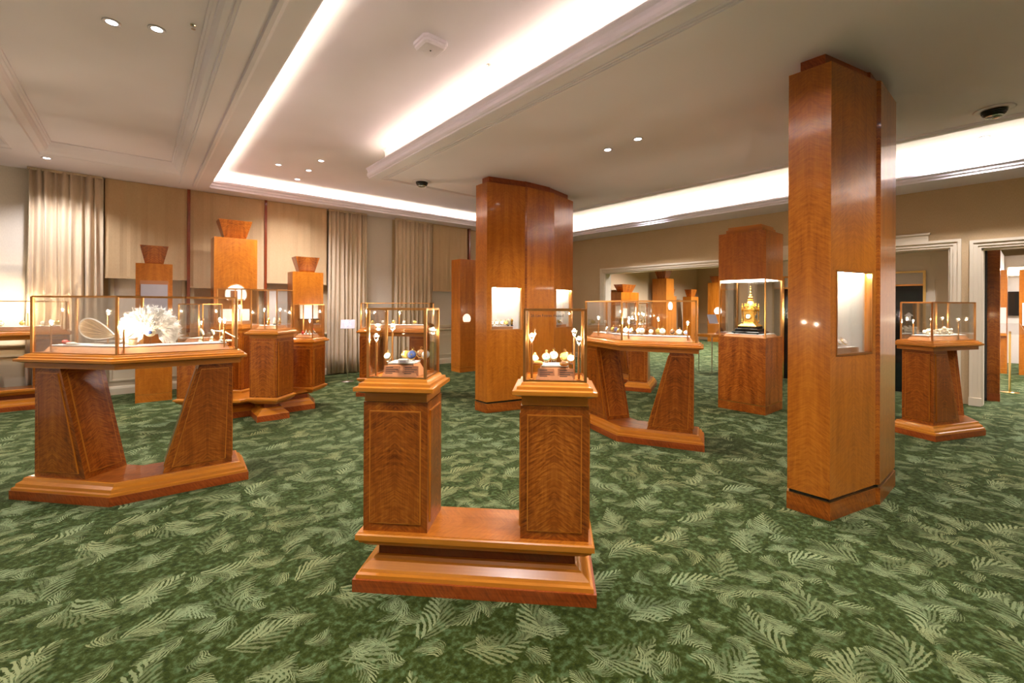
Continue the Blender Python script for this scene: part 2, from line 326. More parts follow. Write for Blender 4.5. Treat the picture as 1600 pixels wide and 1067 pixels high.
# dropped island round the pillars
isl = G()
isl.loft(rect(2.52, -4, 6.52, 6.25), [(.035, 3.32), (.02, 3.325), (.02, 3.34), (.008, 3.35), (0, 3.37), (0, 3.40)])
isl.box(2.78, -4, 3.40, 6.50, 6.22, ZT)
isl.build('island', pc, ceil, grain='h')
G().ext([(2.74, ZT), (2.76, ZT-.025), (2.775, ZT-.03), (2.78, ZT-.05), (2.79, ZT-.05), (2.79, ZT)], (0, -4), (0, 6.23), (1, 0)).build('crown_moulding', pc, ceil, grain='h')
isb = G()
for o_ in (.16, .19, .22):
    x0, x1, y1 = 2.52+o_, 6.52-o_, 6.25-o_; pr = [(-.008, 3.3205), (-.005, 3.311), (.005, 3.311), (.008, 3.3205)]
    isb.ext(pr, (x0, -4), (x0, y1), (1, 0)); isb.ext(pr, (x1, -4), (x1, y1), (1, 0)); isb.ext(pr, (x0, y1), (x1, y1), (0, 1))
isb.build('panel_moulding', pc, ceil, grain='h')
G().ext([(2.53, 3.40), (2.52, 3.43), (2.50, 3.455), (2.50, 3.47), (2.548, 3.47), (2.548, 3.40)], (0, -4), (0, 6.23), (1, 0)).build('lip_moulding', pc, ceil, grain='h')
G().box(2.55, -3.9, 3.405, 2.557, 6.2, 3.455).build('led_strip', 'led_soft', ceil)
# walls
struct(G().box(-4, YW, 0, 19.6, YW+.3, ZT).build('wall_back', 'wall_cloth'))
struct(G().box(-4.2, -4, 0, -4, 10.2, ZT).build('wall_left', 'wall_pale'))
struct(G().box(-4.2, -4.2, 0, 19.6, -4, ZT).build('wall_front', 'wall_pale'))
struct(G().box(19.4, -4, 0, 19.6, 10.2, ZT).build('wall_far', 'wall_cloth'))
wr = G()
for y0, y1, z0 in ((7.65, YW, 0), (4.30, 7.65, 2.40), (3.75, 4.30, 0), (.87, 3.75, 2.44), (.53, .87, 0), (-1.0, .53, 2.40), (-4, -1.0, 0)):
    wr.box(XW, y0, z0, XW+.22, y1, ZT)
wr = struct(wr.build('wall_right', 'wall_cloth'))
def casing(name, y0, y1, zt, x=XW):
    g = G()
    for d0, d1, th in ((.0, .035, .03), (.035, .085, .045), (.085, .125, .065)):
        g.box(x-th, y1+d0, 0, x, y1+d1, zt+d1); g.box(x-th, y0-d1, 0, x, y0-d0, zt+d1); g.box(x-th, y0-d0, zt+d0, x, y1+d0, zt+d1)
    g.box(x-.075, y1-.005, 0, x, y1+.13, .12); g.box(x-.075, y0-.13, 0, x, y0+.005, .12)
    o = struct(g.build(name, 'paint_trim', grain='h'))
    j = G(); j.box(x, y1-.02, 0, x+.25, y1, zt); j.box(x, y0, 0, x+.25, y0+.02, zt); j.box(x, y0, zt-.02, x+.25, y1, zt)
    j.build('jamb', 'paint_trim', o); return o
casing('trim_1', 4.30, 7.65, 2.40)
t2 = casing('trim_2', .87, 3.75, 2.44)
pd = G(); pd.box(XW-.05, 1.12, 2.565, XW, 3.5, 2.67); pd.box(XW-.065, 1.10, 2.67, XW, 3.52, 2.70); pd.build('pediment', 'paint_trim', t2)
casing('trim_3', -1.0, .53, 2.40)
# recessed entrance with brass framed dark glass doors
XD = 10.3
d1 = struct(G().box(XD, .6, 0, XD+.1, 1.21, 2.9).box(XD, 3.41, 0, XD+.1, 4.0, 2.9).box(XD, 1.21, 2.13, XD+.1, 3.41, 2.9).build('door_1', 'paint_trim'))
G().box(XW+.2, .85, 0, XD, .87, 2.6).box(XW+.2, 3.75, 0, XD, 3.77, 2.6).box(XW+.2, .85, 2.44, XD, 3.77, 2.46).build('reveal', 'paint_trim', d1)
pf = G(); frame_rect(pf, 1.15, 2.22, 3.47, 2.39, .02, XD-.012, XD, 'x'); frame_rect(pf, .93, .15, 1.12, 2.0, .02, XD-.012, XD, 'x'); pf.build('panel_frame', 'paint_trim', d1)
bf = G(); frame_rect(bf, 1.21, -.04, 3.41, 2.13, .035, XD-.03, XD+.03, 'x'); bf.build('door_frame', 'brass_bright', d1)
for k, (a, b) in enumerate(((1.245, 1.78), (1.78, 2.31), (2.31, 2.84), (2.84, 3.375))):
    dl = G(); frame_rect(dl, a+.004, .005, b-.004, 1.86, .06, XD-.01, XD+.025, 'x'); lf = dl.build('door_leaf', 'black', d1)
    G().box(XD+.002, a+.06, .065, XD+.012, b-.06, 1.80).build('pane', 'dark_glass', lf)
G().box(XD-.012, 1.245, 1.87, XD+.02, 3.375, 1.90).build('transom_bar', 'brass', d1)
G().box(XD, 1.245, 1.90, XD+.012, 3.375, 2.095).build('transom_panel', 'wall_pale', d1)
for a in (1.427, 3.30):
    G().rings([[(x, a+p*.72, 1.33+q*.8) for p, q in ((-.035, -.09), (.035, -.09), (.035, .02), (.085, .02), (0, .10), (-.085, .02), (-.035, .02))] for x in (XD-.014, XD-.011)]).build('arrow_decal', 'arrow_white', d1)
for a in (1.70, 1.86, 2.76, 2.92): G().tube([(XD-.05, a, .9), (XD-.05, a, 1.25)], .012).tube([(XD-.05, a, .93), (XD, a, .93)], .008).tube([(XD-.05, a, 1.22), (XD, a, 1.22)], .008).build('handle', 'brass', d1)
G().box(XD+.1, .5, 0, XD+.3, 4.1, 2.9).build('lobby_screen', 'black', d1)
# wainscot along the curtain wall
wa = G()
wa.box(-4, YW-.10, 0, XW, YW, .86); wa.ext([(-.14, .86), (-.15, .875), (-.15, .89), (-.12, .90), (0, .90), (0, .84), (-.10, .84)], (-4, YW), (XW, YW), (0, 1))
wains = struct(wa.build('trim_4', 'paint_wainscot', grain='h'))
pf = G()
for x0 in (-3.2, -2.1, -.36, .62, 1.94, 3.05, 4.0, 4.72, 5.72, 6.9, 8.1):
    x1 = x0+{-3.2: .95, -2.1: 1.5, -.36: .88, .62: 1.15, 1.94: .95, 3.05: .8, 4.0: .6, 4.72: .85, 5.72: .95, 6.9: 1.0, 8.1: 1.0}[x0]
    frame_rect(pf, x0, .22, x1, .74, .03, YW-.118, YW-.10, 'y')
pf.build('panel_frame', 'paint_wainscot', wains)
struct(G().ext([(-.125, 0), (-.125, .10), (-.115, .13), (-.10, .14), (-.10, 0)], (-4, YW), (XW, YW), (0, 1)).build('baseboard_back', 'paint_wainscot', grain='h'))
struct(G().ext([(-.025, 0), (-.025, .12), (-.012, .14), (0, .14), (0, 0)], (XW, 7.78), (XW, YW-.13), (1, 0)).build('baseboard_right', 'paint_trim', grain='h'))
# window recesses behind the shades, dark mullions
for k, (x0, x1) in enumerate(((-.38, .66), (.70, 1.86), (1.92, 3.02), (5.60, 6.68))):
    wd = struct(G().box(x0, YW-.03, .92, x1, YW-.002, 3.45).build('window_%d' % (k+1), 'wall_pale'))
    g = G(); frame_rect(g, x0+.02, .94, x1-.02, 3.40, .05, YW-.06, YW-.03, 'y'); g.build('window_frame', 'paint_wainscot', wd)
sh = (('left of the low tower', -.42, .655, 1.93), ('behind the tallest tower', .70, 1.875, 1.80), ('right of the tallest tower', 1.92, 3.05, 1.93), ('beside the tower with the round lit niche', 5.62, 6.64, 1.86))
for lab, x0, x1, zb in sh:
    g = G(); n = 24; yf = lambda t: YW-.17-.006*math.sin(t*21)-.004*math.sin(t*47)
    front = [(x0+(x1-x0)*i/n, yf(i/n)) for i in range(n+1)]; back = [(x1, YW-.145), (x0, YW-.145)]
    g.prism(front+back, zb, 3.535)
    th = thing('window_shade', 'flat beige fabric window shade hanging '+lab, 'shade', (0, 0, 0)); g.build('cloth', 'shade_cloth', th)
    G().box(x0, YW-.178, zb-.012, x1, YW-.142, zb+.018).build('hem_bar', 'shade_cloth', th)
for x in (.677, 1.895, 6.72): struct(G().box(x-.022, YW-.20, 1.0, x+.022, YW-.12, 3.535).build('trim_%d' % (5+(.677, 1.895, 6.72).index(x)), 'wood_dark'))
struct(G().box(3.92, YW-.03, .9, 4.60, YW-.001, 3.54).build('trim_8', 'wall_pale'))
struct(G().box(-4, YW-.03, .9, -1.25, YW-.001, 3.54).build('trim_9', 'wall_pale'))
# curtains
for lab, x0, x1, nf in (('tall beige pleated curtain at the far left behind the fan case', -1.27, -.45, 9), ('tall beige pleated curtain beside the easel sign', 3.08, 3.90, 9), ('tall beige pleated curtain between pale wall and window shade', 4.60, 5.56, 9)):
    n = nf*10; rs = []
    ph = [random.uniform(-.5, .5) for _ in range(n+1)]
    fw = [random.uniform(.6, 1.3) for _ in range(nf+1)]
    for zi in range(9):
        z = .03+(3.52-.03)*zi/8; amp = .045*(1.05-.35*zi/8); fl = 1+.05*(1-zi/8)
        pts = []
        for i in range(n+1):
            t = i/n; x = (x0+x1)/2+((t-.5)*(x1-x0))*fl; k = t*nf; a = fw[int(k) % nf]
            pts.append((x+.014*math.sin(k*4.1+zi*.25), YW-.225-amp*a*math.sin(2*math.pi*k+.35*math.sin(zi*.6+k)) - .012*math.sin(k*2.3+zi*.4), z))
        pts += [(pts[-1][0], YW-.155, z), (pts[0][0], YW-.155, z)]; rs.append(pts)
    o = thing('curtain', lab, 'curtain'); G().rings(rs).build('drape', 'curtain_cloth', o, smooth=True)
    G().box(x0, YW-.24, 3.50, x1, YW-.16, 3.535).build('heading_rail', 'curtain_cloth', o)
# ------------------------------------------------------------------ downlights and ceiling devices
ORD = ['first', 'second', 'third', 'fourth', 'fifth', 'sixth', 'seventh', 'eighth', 'ninth', 'tenth', 'eleventh', 'twelfth']
def downlight(x, y, z, label, power=1., lit=True, size=130):
    o = thing('downlight', label, 'ceiling light', (x, y, z), 0, 'recessed downlights')
    G().lathe([(.035, 0), (.058, 0), (.06, -.006), (.05, -.009), (.036, -.004)], 20).build('trim_ring', 'paint_ceiling', o, smooth=True)
    G().lathe([(.034, .001), (.036, -.004), (.02, -.006)], 16).build('lens', 'downlight_lens', o)
    if lit: spot(0, 0, -.03, DOWN_W*power, size, NEUT, o)
    return o
for x, y, z, lab in ((-.165, 4.62, 3.68, 'left of the two downlights in the upper left coffer'), (.105, 4.50, 3.68, 'right of the two downlights in the upper left coffer'),
    (4.17, 3.22, 3.32, 'nearer the window wall of two downlights in the dropped ceiling'), (4.15, 2.80, 3.32, 'farther from the window wall of two downlights in the dropped ceiling'),
    (8.75, 5.70, 3.8, 'single downlight over the wide doorway by the lit cove'), (1.75, 8.04, 3.8, 'leftmost of four downlights in a diamond in the tray ceiling'), (2.22, 8.04, 3.8, 'middle downlight of the diamond in the tray ceiling'),
    (2.22, 7.37, 3.8, 'rightmost of four downlights in a diamond in the tray ceiling'), (2.22, 8.74, 3.8, 'lowest of four downlights, nearest the lit cove at the windows'), (9.02-.1, .81, 3.8, 'upper of two downlights near the right dome camera'), (-1.02+.03, 8.95, 3.54, 'downlight in the soffit above the far left curtain'), (8.72, .45, 3.8, 'lower of two downlights by the bright right cove')):
    downlight(x, y, z, lab)
def dome(x, y, lab):
    o = thing('dome_camera', lab, 'camera', (x, y, 3.32))
    G().lathe([(.07, 0), (.135, 0), (.14, -.004), (.13, -.009), (.09, -.012), (.085, -.006)], 32).build('trim_ring', 'paint_ceiling', o, smooth=True)
    G().lathe([(.088, -.004), (.087, -.03), (.082, -.038), (.07, -.036)], 32).build('collar', 'black', o, smooth=True)
    G().lathe([(.082, -.036), (.078, -.05), (.06, -.065), (.03, -.072), (.005, -.074)], 32).build('dome', 'black', o, smooth=True)
    G().tube([(.055*math.cos(a*.3), .055*math.sin(a*.3), -.066) for a in range(21)], .008, closed=True).build('lens_ring', 'silver', o)
dome(3.19, 5.85, 'dark dome camera in the ceiling left of the middle pillar'); dome(6.0, .25, 'dark dome camera in the ceiling right of the near pillar')
o = thing('smoke_detector', 'white rounded square detector on the tray ceiling', 'detector', (1.95, 3.43, 3.8))
oc = lambda s, c: [(-s+c, -s), (s-c, -s), (s, -s+c), (s, s-c), (s-c, s), (-s+c, s), (-s, s-c), (-s, -s+c)]
G().loft(oc(.12, .03), [(0, 0), (0, -.025), (.006, -.03)]).build('base', 'paint_ceiling', o); G().loft(oc(.12, .03), [(.012, -.028), (.012, -.05), (.03, -.065), (.06, -.068)]).build('cover', 'paint_ceiling', o); G().lathe([(.008, -.067), (.006, -.071)], 12).build('sensor', 'black', o)
o = thing('ceiling_speaker', 'round flat speaker grille in the upper left coffer', 'speaker', (-.31, 4.27, 3.68))
G().lathe([(.10, 0), (.125, 0), (.125, -.004), (.10, -.005)], 32).build('rim', 'paint_ceiling', o); G().lathe([(.10, -.001), (.10, -.004), (.01, -.004)], 32).build('grille', 'paint_trim', o)
for x, y, lab in ((2.55, 3.38, 'tiny sprinkler head on the tray ceiling near the island'), (.42-.1, 4.25, 'tiny sprinkler head in the upper left coffer')):
    z = 3.8 if x > 1 else 3.68
    o = thing('sprinkler', lab, 'sprinkler', (x, y, z)); G().lathe([(.022, 0), (.02, -.005), (.007, -.008), (.007, -.03)], 12).build('escutcheon', 'steel', o); G().lathe([(.016, -.03), (.016, -.033)], 12).build('deflector', 'steel', o)
# ------------------------------------------------------------------ pillars
def pillar(label, yc, niches):
    cx = 4.585; hx = .885
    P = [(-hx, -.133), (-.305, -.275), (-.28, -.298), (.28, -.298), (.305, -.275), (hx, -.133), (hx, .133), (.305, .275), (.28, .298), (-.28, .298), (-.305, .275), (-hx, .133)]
    o = thing('pillar', label, 'pillar', (cx, yc, 0))
    G().loft(P, [(-.004, 0), (-.004, .125)]).build('plinth', 'veneer', o, grain='h')
    G().loft(P, [(.012, .125), (.012, .15)]).build('shadow_band', 'black', o)
    G().loft(P, [(-.003, .124), (-.003, .128)]).build('inlay', 'brass', o)
    # body: ring of panels, with window openings through the wing panels
    z0, z1, n0, n1 = .15, 3.22, 1.15, 1.76
    for i in range(len(P)):
        a, b = Vector(P[i]), Vector(P[(i+1) % len(P)]); t = (b-a); ln = t.length; t.normalize(); nn = Vector((-t.y, t.x))   # inward for ccw
        def slab(s0, s1, za, zb, th=.02):
            q = [a+t*s0, a+t*s1, a+t*s1+nn*th, a+t*s0+nn*th]
            return [(p.x, p.y, za) for p in q]+[(p.x, p.y, zb) for p in q]
        g = G()
        if i in niches:
            s0, s1 = niches[i]
            g.hexa(slab(0, ln, z0, n0)); g.hexa(slab(0, ln, n1, z1)); g.hexa(slab(0, s0, n0, n1)); g.hexa(slab(s1, ln, n0, n1))
            pan = g.build('veneer_panel', 'veneer_pale', o)
            fr = G()
            for (u0, u1, za, zb) in ((s0, s1, n0, n0+.012), (s0, s1, n1-.012, n1), (s0, s0+.012, n0, n1), (s1-.012, s1, n0, n1)):
                q = [a+t*u0-nn*.004, a+t*u1-nn*.004, a+t*u1+nn*.03, a+t*u0+nn*.03]
                fr.hexa([(p.x, p.y, za) for p in q]+[(p.x, p.y, zb) for p in q])
            fr.build('window_frame', 'brass', o)
            # lit box behind
            dep = .17; bx = G()
            e0 = s0-.0; e1 = s1+.0; B0 = a+t*e0; B1 = a+t*e1
            def quadbox(u0, u1, d0, d1, za, zb):
                q = [a+t*u0+nn*d0, a+t*u1+nn*d0, a+t*u1+nn*d1, a+t*u0+nn*d1]
                return [(p.x, p.y, za) for p in q]+[(p.x, p.y, zb) for p in q]
            q = [a+t*e0+nn*.17, a+t*e1+nn*.05, a+t*e1+nn*.06, a+t*e0+nn*.18]
            bx.hexa([(p.x, p.y, n0) for p in q]+[(p.x, p.y, n1) for p in q]); bx.build('niche_back', 'niche_white', o)
            sd = G(); sd.hexa(quadbox(e0-.012, e0, .02, dep+.01, n0, n1)); sd.hexa(quadbox(e1, e1+.012, .02, dep+.01, n0, n1)); sd.hexa(quadbox(e0-.012, e1+.012, .02, dep+.01, n0-.012, n0)); sd.hexa(quadbox(e0-.012, e1+.012, .02, dep+.01, n1, n1+.012)); sd.build('niche_lining', 'wood_moulding', o)
            G().hexa(quadbox(e0+.03, e1-.13, .025, .075, n0, n0+.05)).build('niche_riser', 'tan_block', o)
            G().hexa(quadbox(e0+.032, e1-.132, .027, .073, n0+.05, n0+.054)).build('riser_top', 'white_top', o)
            G().hexa(quadbox(e0+.05, e1-.05, .03, .05, n1-.02, n1-.008)).build('niche_lamp', 'niche_strip', o)
            G().hexa(quadbox(s0+.012, s1-.012, .004, .009, n0+.012, n1-.012)).build('pane', 'glass', o)
        else:
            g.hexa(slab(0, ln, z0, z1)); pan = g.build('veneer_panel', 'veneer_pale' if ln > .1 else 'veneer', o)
    G().loft(P, [(.02, 3.20), (.02, 3.215)]).build('top_board', 'veneer', o)
    G().loft(P, [(.07, 3.215), (.07, 3.32)]).build('cap', 'wood_red', o, grain='h')
    return o
pillar('near tall wooden pillar at the right with one lit window', 1.058, {0: (.068, .548)})
pillar('middle tall wooden pillar behind the front case with two lit windows', 5.058, {0: (.065, .55), 4: (.05, .56)})
# ------------------------------------------------------------------ display cases
def glassbox(root, poly, z0, z1, post=.016, top=True):
    n = len(poly)
    for p in poly: G().box(p[0]-post/2, p[1]-post/2, z0, p[0]+post/2, p[1]+post/2, z1).build('corner_post', 'brass', root)
    for i in range(n):
        a, b = poly[i], poly[(i+1) % n]
        G().bar((*a, z1), (*b, z1), post*.8).build('top_rail', 'brass', root)
        G().bar((*a, z0+.004), (*b, z0+.004), .008).build('bottom_rail', 'brass', root)
        A, B = Vector(a), Vector(b); t = (B-A).normalized(); nn = Vector((-t.y, t.x))*.005; A = A+t*post/2; B = B-t*post/2
        q = [A, B, B+nn, A+nn]
        G().hexa([(p.x, p.y, z0+.006) for p in q]+[(p.x, p.y, z1-.006) for p in q]).build('pane', 'glass', root)
    if top: G().prism(offset(poly, .004), z1-.003, z1+.003).build('top_pane', 'glass', root)
def lamp_post(root, x, y, z0, z1, aim=(0, 0), power=1.):
    p = G().tube([(0, 0, 0), (0, 0, z1-z0-.04)], .006).lathe([(.012, 0), (.012, .006), (.006, .01)], 10).build('lamp_post', 'brass', root, (x, y, z0))
    h = z1-z0
    G().tube([(0, 0, h-.04), (-.018, 0, h)], .0025, 6).tube([(0, 0, h-.04), (.018, 0, h)], .0025, 6).tube([(-.018, 0, h), (.018, 0, h)], .0025, 6).build('lamp_bracket', 'steel', p)
    G().lathe([(.003, .010), (.007, .004), (.008, -.005), (.006, -.007)], 12, (0, 0, h)).build('lamp_head', 'bulb', p)
    if power: plight(0, 0, h-.022, CASE_W*power, WARM, p)
def bil(q, u, v): return q[0]*(1-u)*(1-v)+q[1]*u*(1-v)+q[2]*u*v+q[3]*(1-u)*v
def panel_on(parent, q, mu, mv, th=.007, mat='veneer'):
    q = [Vector(p) for p in q]; n = (q[1]-q[0]).cross(q[3]-q[0]).normalized()*th
    w_ = ((q[1]-q[0]).length+(q[2]-q[3]).length)/2; h_ = (q[3]-q[0]).length; fu, fv_ = mu/w_, mv/h_
    for nm, ex, k, mt in (('panel_edge', 0, 1., 'wood_moulding'), ('panel', .005, 1.25, mat)):
        gu, gv = (mu+ex)/w_, (mv+ex)/h_; i = [bil(q, gu, gv), bil(q, 1-gu, gv), bil(q, 1-gu, 1-gv), bil(q, gu, 1-gv)]
        G().hexa(i+[p+n*k for p in i]).build(nm, mt, parent)
def top_mould(root, poly, z0, z1, ov=.0):
    h = z1-z0
    G().loft(poly, [(.055, z0), (.045, z0+.02*h), (.045, z0+.36*h), (.03, z0+.40*h), (.012, z0+.47*h), (0, z0+.50*h), (0, z0+.66*h), (.02, z0+.70*h), (.022, z0+.82*h), (.040, z0+.86*h), (.045, z0+.96*h), (.055, z1)]).build('top_moulding', 'wood_moulding', root, grain='h')
def block(root, poly, z0, h, plaques=0):
    G().loft(poly, [(0, z0), (0, z0+.004), (.03, z0+h)]).build('display_block', 'tan_block', root, grain='h')
    G().loft(poly, [(.026, z0+h), (.026, z0+h+.006)]).build('display_top', 'white_top', root)
def chev_poly(Ls, D):
    c, s = math.cos(R(22.5)), math.sin(R(22.5)); rf = (Ls*c, Ls*s); rb = (rf[0]-D*s, rf[1]+D*c)
    return [(0, 0), rf, rb, (0, D/c), (-rb[0], rb[1]), (-rf[0], rf[1])]
def chevP(seg, s_, t):                                       # point at s along the front from the apex, t into the depth
    c, s = math.cos(R(22.5)), math.sin(R(22.5)); x = s_*c-t*s; y = s_*s+t*c
    return (x*seg, y)
ZD, ZG = 1.11, 1.555
def chevron(label, apex, rot, lamps, lit=1.):
    o = thing('display_case', label, 'display case', (*apex, 0), R(rot)); P = chev_poly(.89, .48)
    G().loft(P, [(0, 0), (0, .066)]).build('plinth', 'wood_red', o, grain='h')
    G().loft(P, [(.006, .066), (.008, .084), (.022, .090), (.026, .112), (.050, .128), (.056, .148), (.07, .152)]).build('base_moulding', 'wood_moulding', o, grain='h')
    G().loft(P, [(.07, .15), (.07, .154)]).build('base_board', 'veneer', o)
    top_mould(o, offset(P, .012), 1.0, ZD)
    for sg in (1, -1):
        so, sb, st, t0, t1 = .775, .31, .545, .085, .40
        f = lambda s_, t, z: (*chevP(sg, s_, t), z)
        zb, zt = .154, 1.002
        pts = [f(sb, t0, zb), f(so, t0, zb), f(so, t1, zb), f(sb, t1, zb), f(st, t0, zt), f(so, t0, zt), f(so, t1, zt), f(st, t1, zt)]
        lg = G().hexa(pts).build('leg', 'veneer', o)
        fr = [pts[0], pts[1], pts[5], pts[4]]; inn = [pts[3], pts[0], pts[4], pts[7]]; out = [pts[1], pts[2], pts[6], pts[5]]; bk = [pts[2], pts[3], pts[7], pts[6]]
        for q in (fr, inn, out, bk):
            if sg < 0: q = [q[1], q[0], q[3], q[2]]
            panel_on(lg, q, .035, .04)
    GP = offset(P, .085); glassbox(o, GP, ZD, ZG)
    block(o, offset(P, .125), ZD, .055)
    for sg, s_, t, z, pw in lamps: lamp_post(o, *chevP(sg, s_, t), ZD, z, power=pw*lit)
    return o
caseA = chevron('bent two-legged display case with feather fan at the left', (-.163, 4.404), -25.8, [(-1, .68, .12, 1.36, 1), (1, .07, .13, 1.34, 1), (1, .72, .14, 1.37, 1), (1, .70, .34, 1.37, .6), (-1, .45, .36, 1.44, .6)])
caseF = chevron('bent two-legged display case of pocket watches before the clock vitrine', (4.048, 2.985), -86.0, [(-1, .60, .14, 1.36, 1), (1, .10, .14, 1.33, 1), (1, .72, .14, 1.33, 1), (-1, .25, .34, 1.36, .6), (1, .40, .34, 1.36, .6)])
caseJ = chevron('bent display case seen end-on right of the near pillar', (7.60, .37), 0, [(-1, .70, .15, 1.36, 1), (-1, .25, .13, 1.36, 1), (1, .6, .2, 1.36, .6), (-1, .70, .33, 1.34, .6)])
caseG = chevron('bent display case seen beneath the pocket watch case, far side', (7.58, 4.67), 48, [(-1, .70, .15, 1.36, 1), (-1, .3, .3, 1.36, .6), (1, .5, .2, 1.36, .8)])
def double(label, loc, rot, split=True, LN=1.262, D=.385, lamps=()):
    o = thing('display_case', label, 'display case', (*loc, 0), R(rot)); P = rect(0, 0, LN, D)
    G().loft(P, [(0, 0), (0, .064)]).build('plinth', 'wood_red', o, grain='h')
    G().loft(P, [(.012, .064), (.014, .084), (.028, .090), (.034, .104), (.068, .132), (.080, .137), (.090, .150), (.10, .154)]).build('base_moulding', 'wood_moulding', o, grain='h')
    G().loft(P, [(.104, .152), (.104, .236)]).build('neck', 'wood_dark', o, grain='h')
    G().loft(P, [(.09, .206), (.078, .210), (.055, .222), (.038, .240), (.026, .246), (.022, .260), (.010, .265), (.010, .292), (.016, .298)]).build('ledge', 'wood_moulding', o, grain='h')
    G().loft(P, [(.022, .296), (.022, .300)]).build('ledge_board', 'veneer_pale', o)
    for x0 in (.038, LN-.038-.348):
        x1 = x0+.348; y0, y1 = .05, .335; zb, zt = .30, .985
        pts = [(x0, y0, zb), (x1, y0, zb), (x1, y1, zb), (x0, y1, zb), (x0, y0, zt), (x1, y0, zt), (x1, y1, zt), (x0, y1, zt)]
        lg = G().hexa(pts).build('leg', 'veneer', o)
        for q in ([pts[0], pts[1], pts[5], pts[4]], [pts[1], pts[2], pts[6], pts[5]], [pts[2], pts[3], pts[7], pts[6]], [pts[3], pts[0], pts[4], pts[7]]): panel_on(lg, q, .035, .045)
        if split:
            tp = rect(x0-.04, y0-.045, x1+.04, y1+.045); top_mould(o, tp, .985, 1.108)
            glassbox(o, offset(tp, .058), 1.108, 1.478, .014); bp = rect(x0+.075, y0+.05, x1-.075, y1-.06)
            block(o, bp, 1.108, .07)
            for kk in range(2):
                xa = x0+.085+kk*.105
                pl = G().hexa([(xa, y0+.054, 1.118), (xa+.09, y0+.054, 1.118), (xa+.09, y0+.058, 1.118), (xa, y0+.058, 1.118), (xa, y0+.072, 1.168), (xa+.085, y0+.072, 1.168), (xa+.085, y0+.076, 1.168), (xa, y0+.076, 1.168)]).build('caption_plate', 'plaque', o)
                tx = G()
                for r_ in range(4):
                    z = 1.127+r_*.010; y = y0+.0535+(z-1.118)*.36
                    tx.hexa([(xa+.01, y, z), (xa+.05+.03*((r_*7+kk*3) % 3)/2, y, z), (xa+.05+.03*((r_*7+kk*3) % 3)/2, y+.001, z), (xa+.01, y+.001, z), (xa+.01, y+.001, z+.004), (xa+.05+.03*((r_*7+kk*3) % 3)/2, y+.001, z+.004), (xa+.05, y+.002, z+.004), (xa+.01, y+.002, z+.004)])
                tx.build('caption_lines', 'ink', pl)
    if not split:
        tp = rect(-.002, .005, LN+.002, D-.005); top_mould(o, tp, .985, 1.108); glassbox(o, offset(tp, .058), 1.108, 1.53, .014); block(o, rect(.1, .09, LN-.1, D-.1), 1.108, .06)
    for x, y, z, pw in lamps: lamp_post(o, x, y, 1.108, z, power=pw)
    return o
caseD = double('foreground twin-pedestal case with two separate glass boxes', (.857, 2.301), -45.6, True, lamps=[(.085, .10, 1.335, .6), (.10, .30, 1.38, .5), (.345, .30, 1.36, .5), (.93, .10, 1.345, .6), (1.175, .11, 1.33, .6), (1.16, .30, 1.36, .4)])
caseE = double('twin-legged case with one long glass box behind the front case', (2.72, 7.17), -45, False, lamps=[(.12, .12, 1.4, 2.5), (.62, .3, 1.38, 3), (1.14, .12, 1.4, 2)])
caseB = double('long low display case against the curtain at the far left edge', (-2.02, 9.15), 0, False, lamps=[(.3, .2, 1.4, 2.5), (.8, .25, 1.4, 2.5), (1.16, .12, 1.42, 1.5)])
# exhibition text on the glass of the right foreground box
def text(s, size, loc, rz, mat, parent=None, name='lettering', tilt=math.pi/2, thick=.0004):
    c = bpy.data.curves.new(name, 'FONT'); c.body = s; c.size = size; c.extrude = thick; t = bpy.data.objects.new(name, c); COL.objects.link(t)
    bpy.context.view_layer.update(); me = bpy.data.meshes.new_from_object(t.evaluated_get(bpy.context.evaluated_depsgraph_get())); bpy.data.objects.remove(t)
    me.materials.clear(); me.materials.append(MAT[mat]); o = bpy.data.objects.new(name, me); COL.objects.link(o); o.location = loc; o.rotation_euler = (tilt, 0, rz); o.parent = parent; return o
text('26 Les Frères Huaud', .020, (.925, .0615, 1.442), 0, 'ink', caseD)
# ------------------------------------------------------------------ three-pedestal group before the tallest tower
def pedestal(root, cx, cy, half, zb, zt, zg, plinth=True, rot=45):
    c = math.cos(R(rot)); s = math.sin(R(rot)); sq = [(cx+(x*c-y*s), cy+(x*s+y*c)) for x, y in ((-half, -half), (half, -half), (half, half), (-half, half))]
    G().loft(sq, [(.0, zb), (.0, zt)]).build('pedestal', 'veneer', root)
    ped = root.children[-1]
    for i in range(4):
        a, b = sq[i], sq[(i+1) % 4]; panel_on(ped, [(*a, zb), (*b, zb), (*b, zt), (*a, zt)], .03, .04, .006)
    G().loft(sq, [(.05, zb-.075), (.02, zb-.06), (.0, zb-.04), (-.012, zb-.034), (-.014, zb-.02), (-.03, zb-.014), (-.03, zb+.004), (-.01, zb+.012), (.0, zb+.02)]).build('foot_moulding', 'wood_moulding', root, grain='h')
    top_mould(root, offset(sq, -.045), zt-.005, zt+.115)
    glassbox(root, offset(sq, .012), zt+.115, zg, .014); block(root, offset(sq, .05), zt+.115, .045)
grp = thing('display_case', 'stepped group of four pedestal cases on one base before the tallest tower', 'display case')
PB = [(1.15, 6.36), (1.53, 6.36), (1.53, 6.70), (1.95, 6.70), (2.05, 7.10), (1.55, 7.75), (.75, 7.75), (.45, 7.10), (.55, 6.80), (1.15, 6.80)]
G().loft(PB, [(0, 0), (0, .075)]).build('plinth', 'wood_red', grp, grain='h')
G().loft(PB, [(.008, .075), (.02, .09), (.05, .12), (.06, .14), (.075, .155)]).build('base_moulding', 'wood_moulding', grp, grain='h')
G().loft(PB, [(.1, .15), (.1, .215)]).build('neck', 'wood_dark', grp, grain='h')
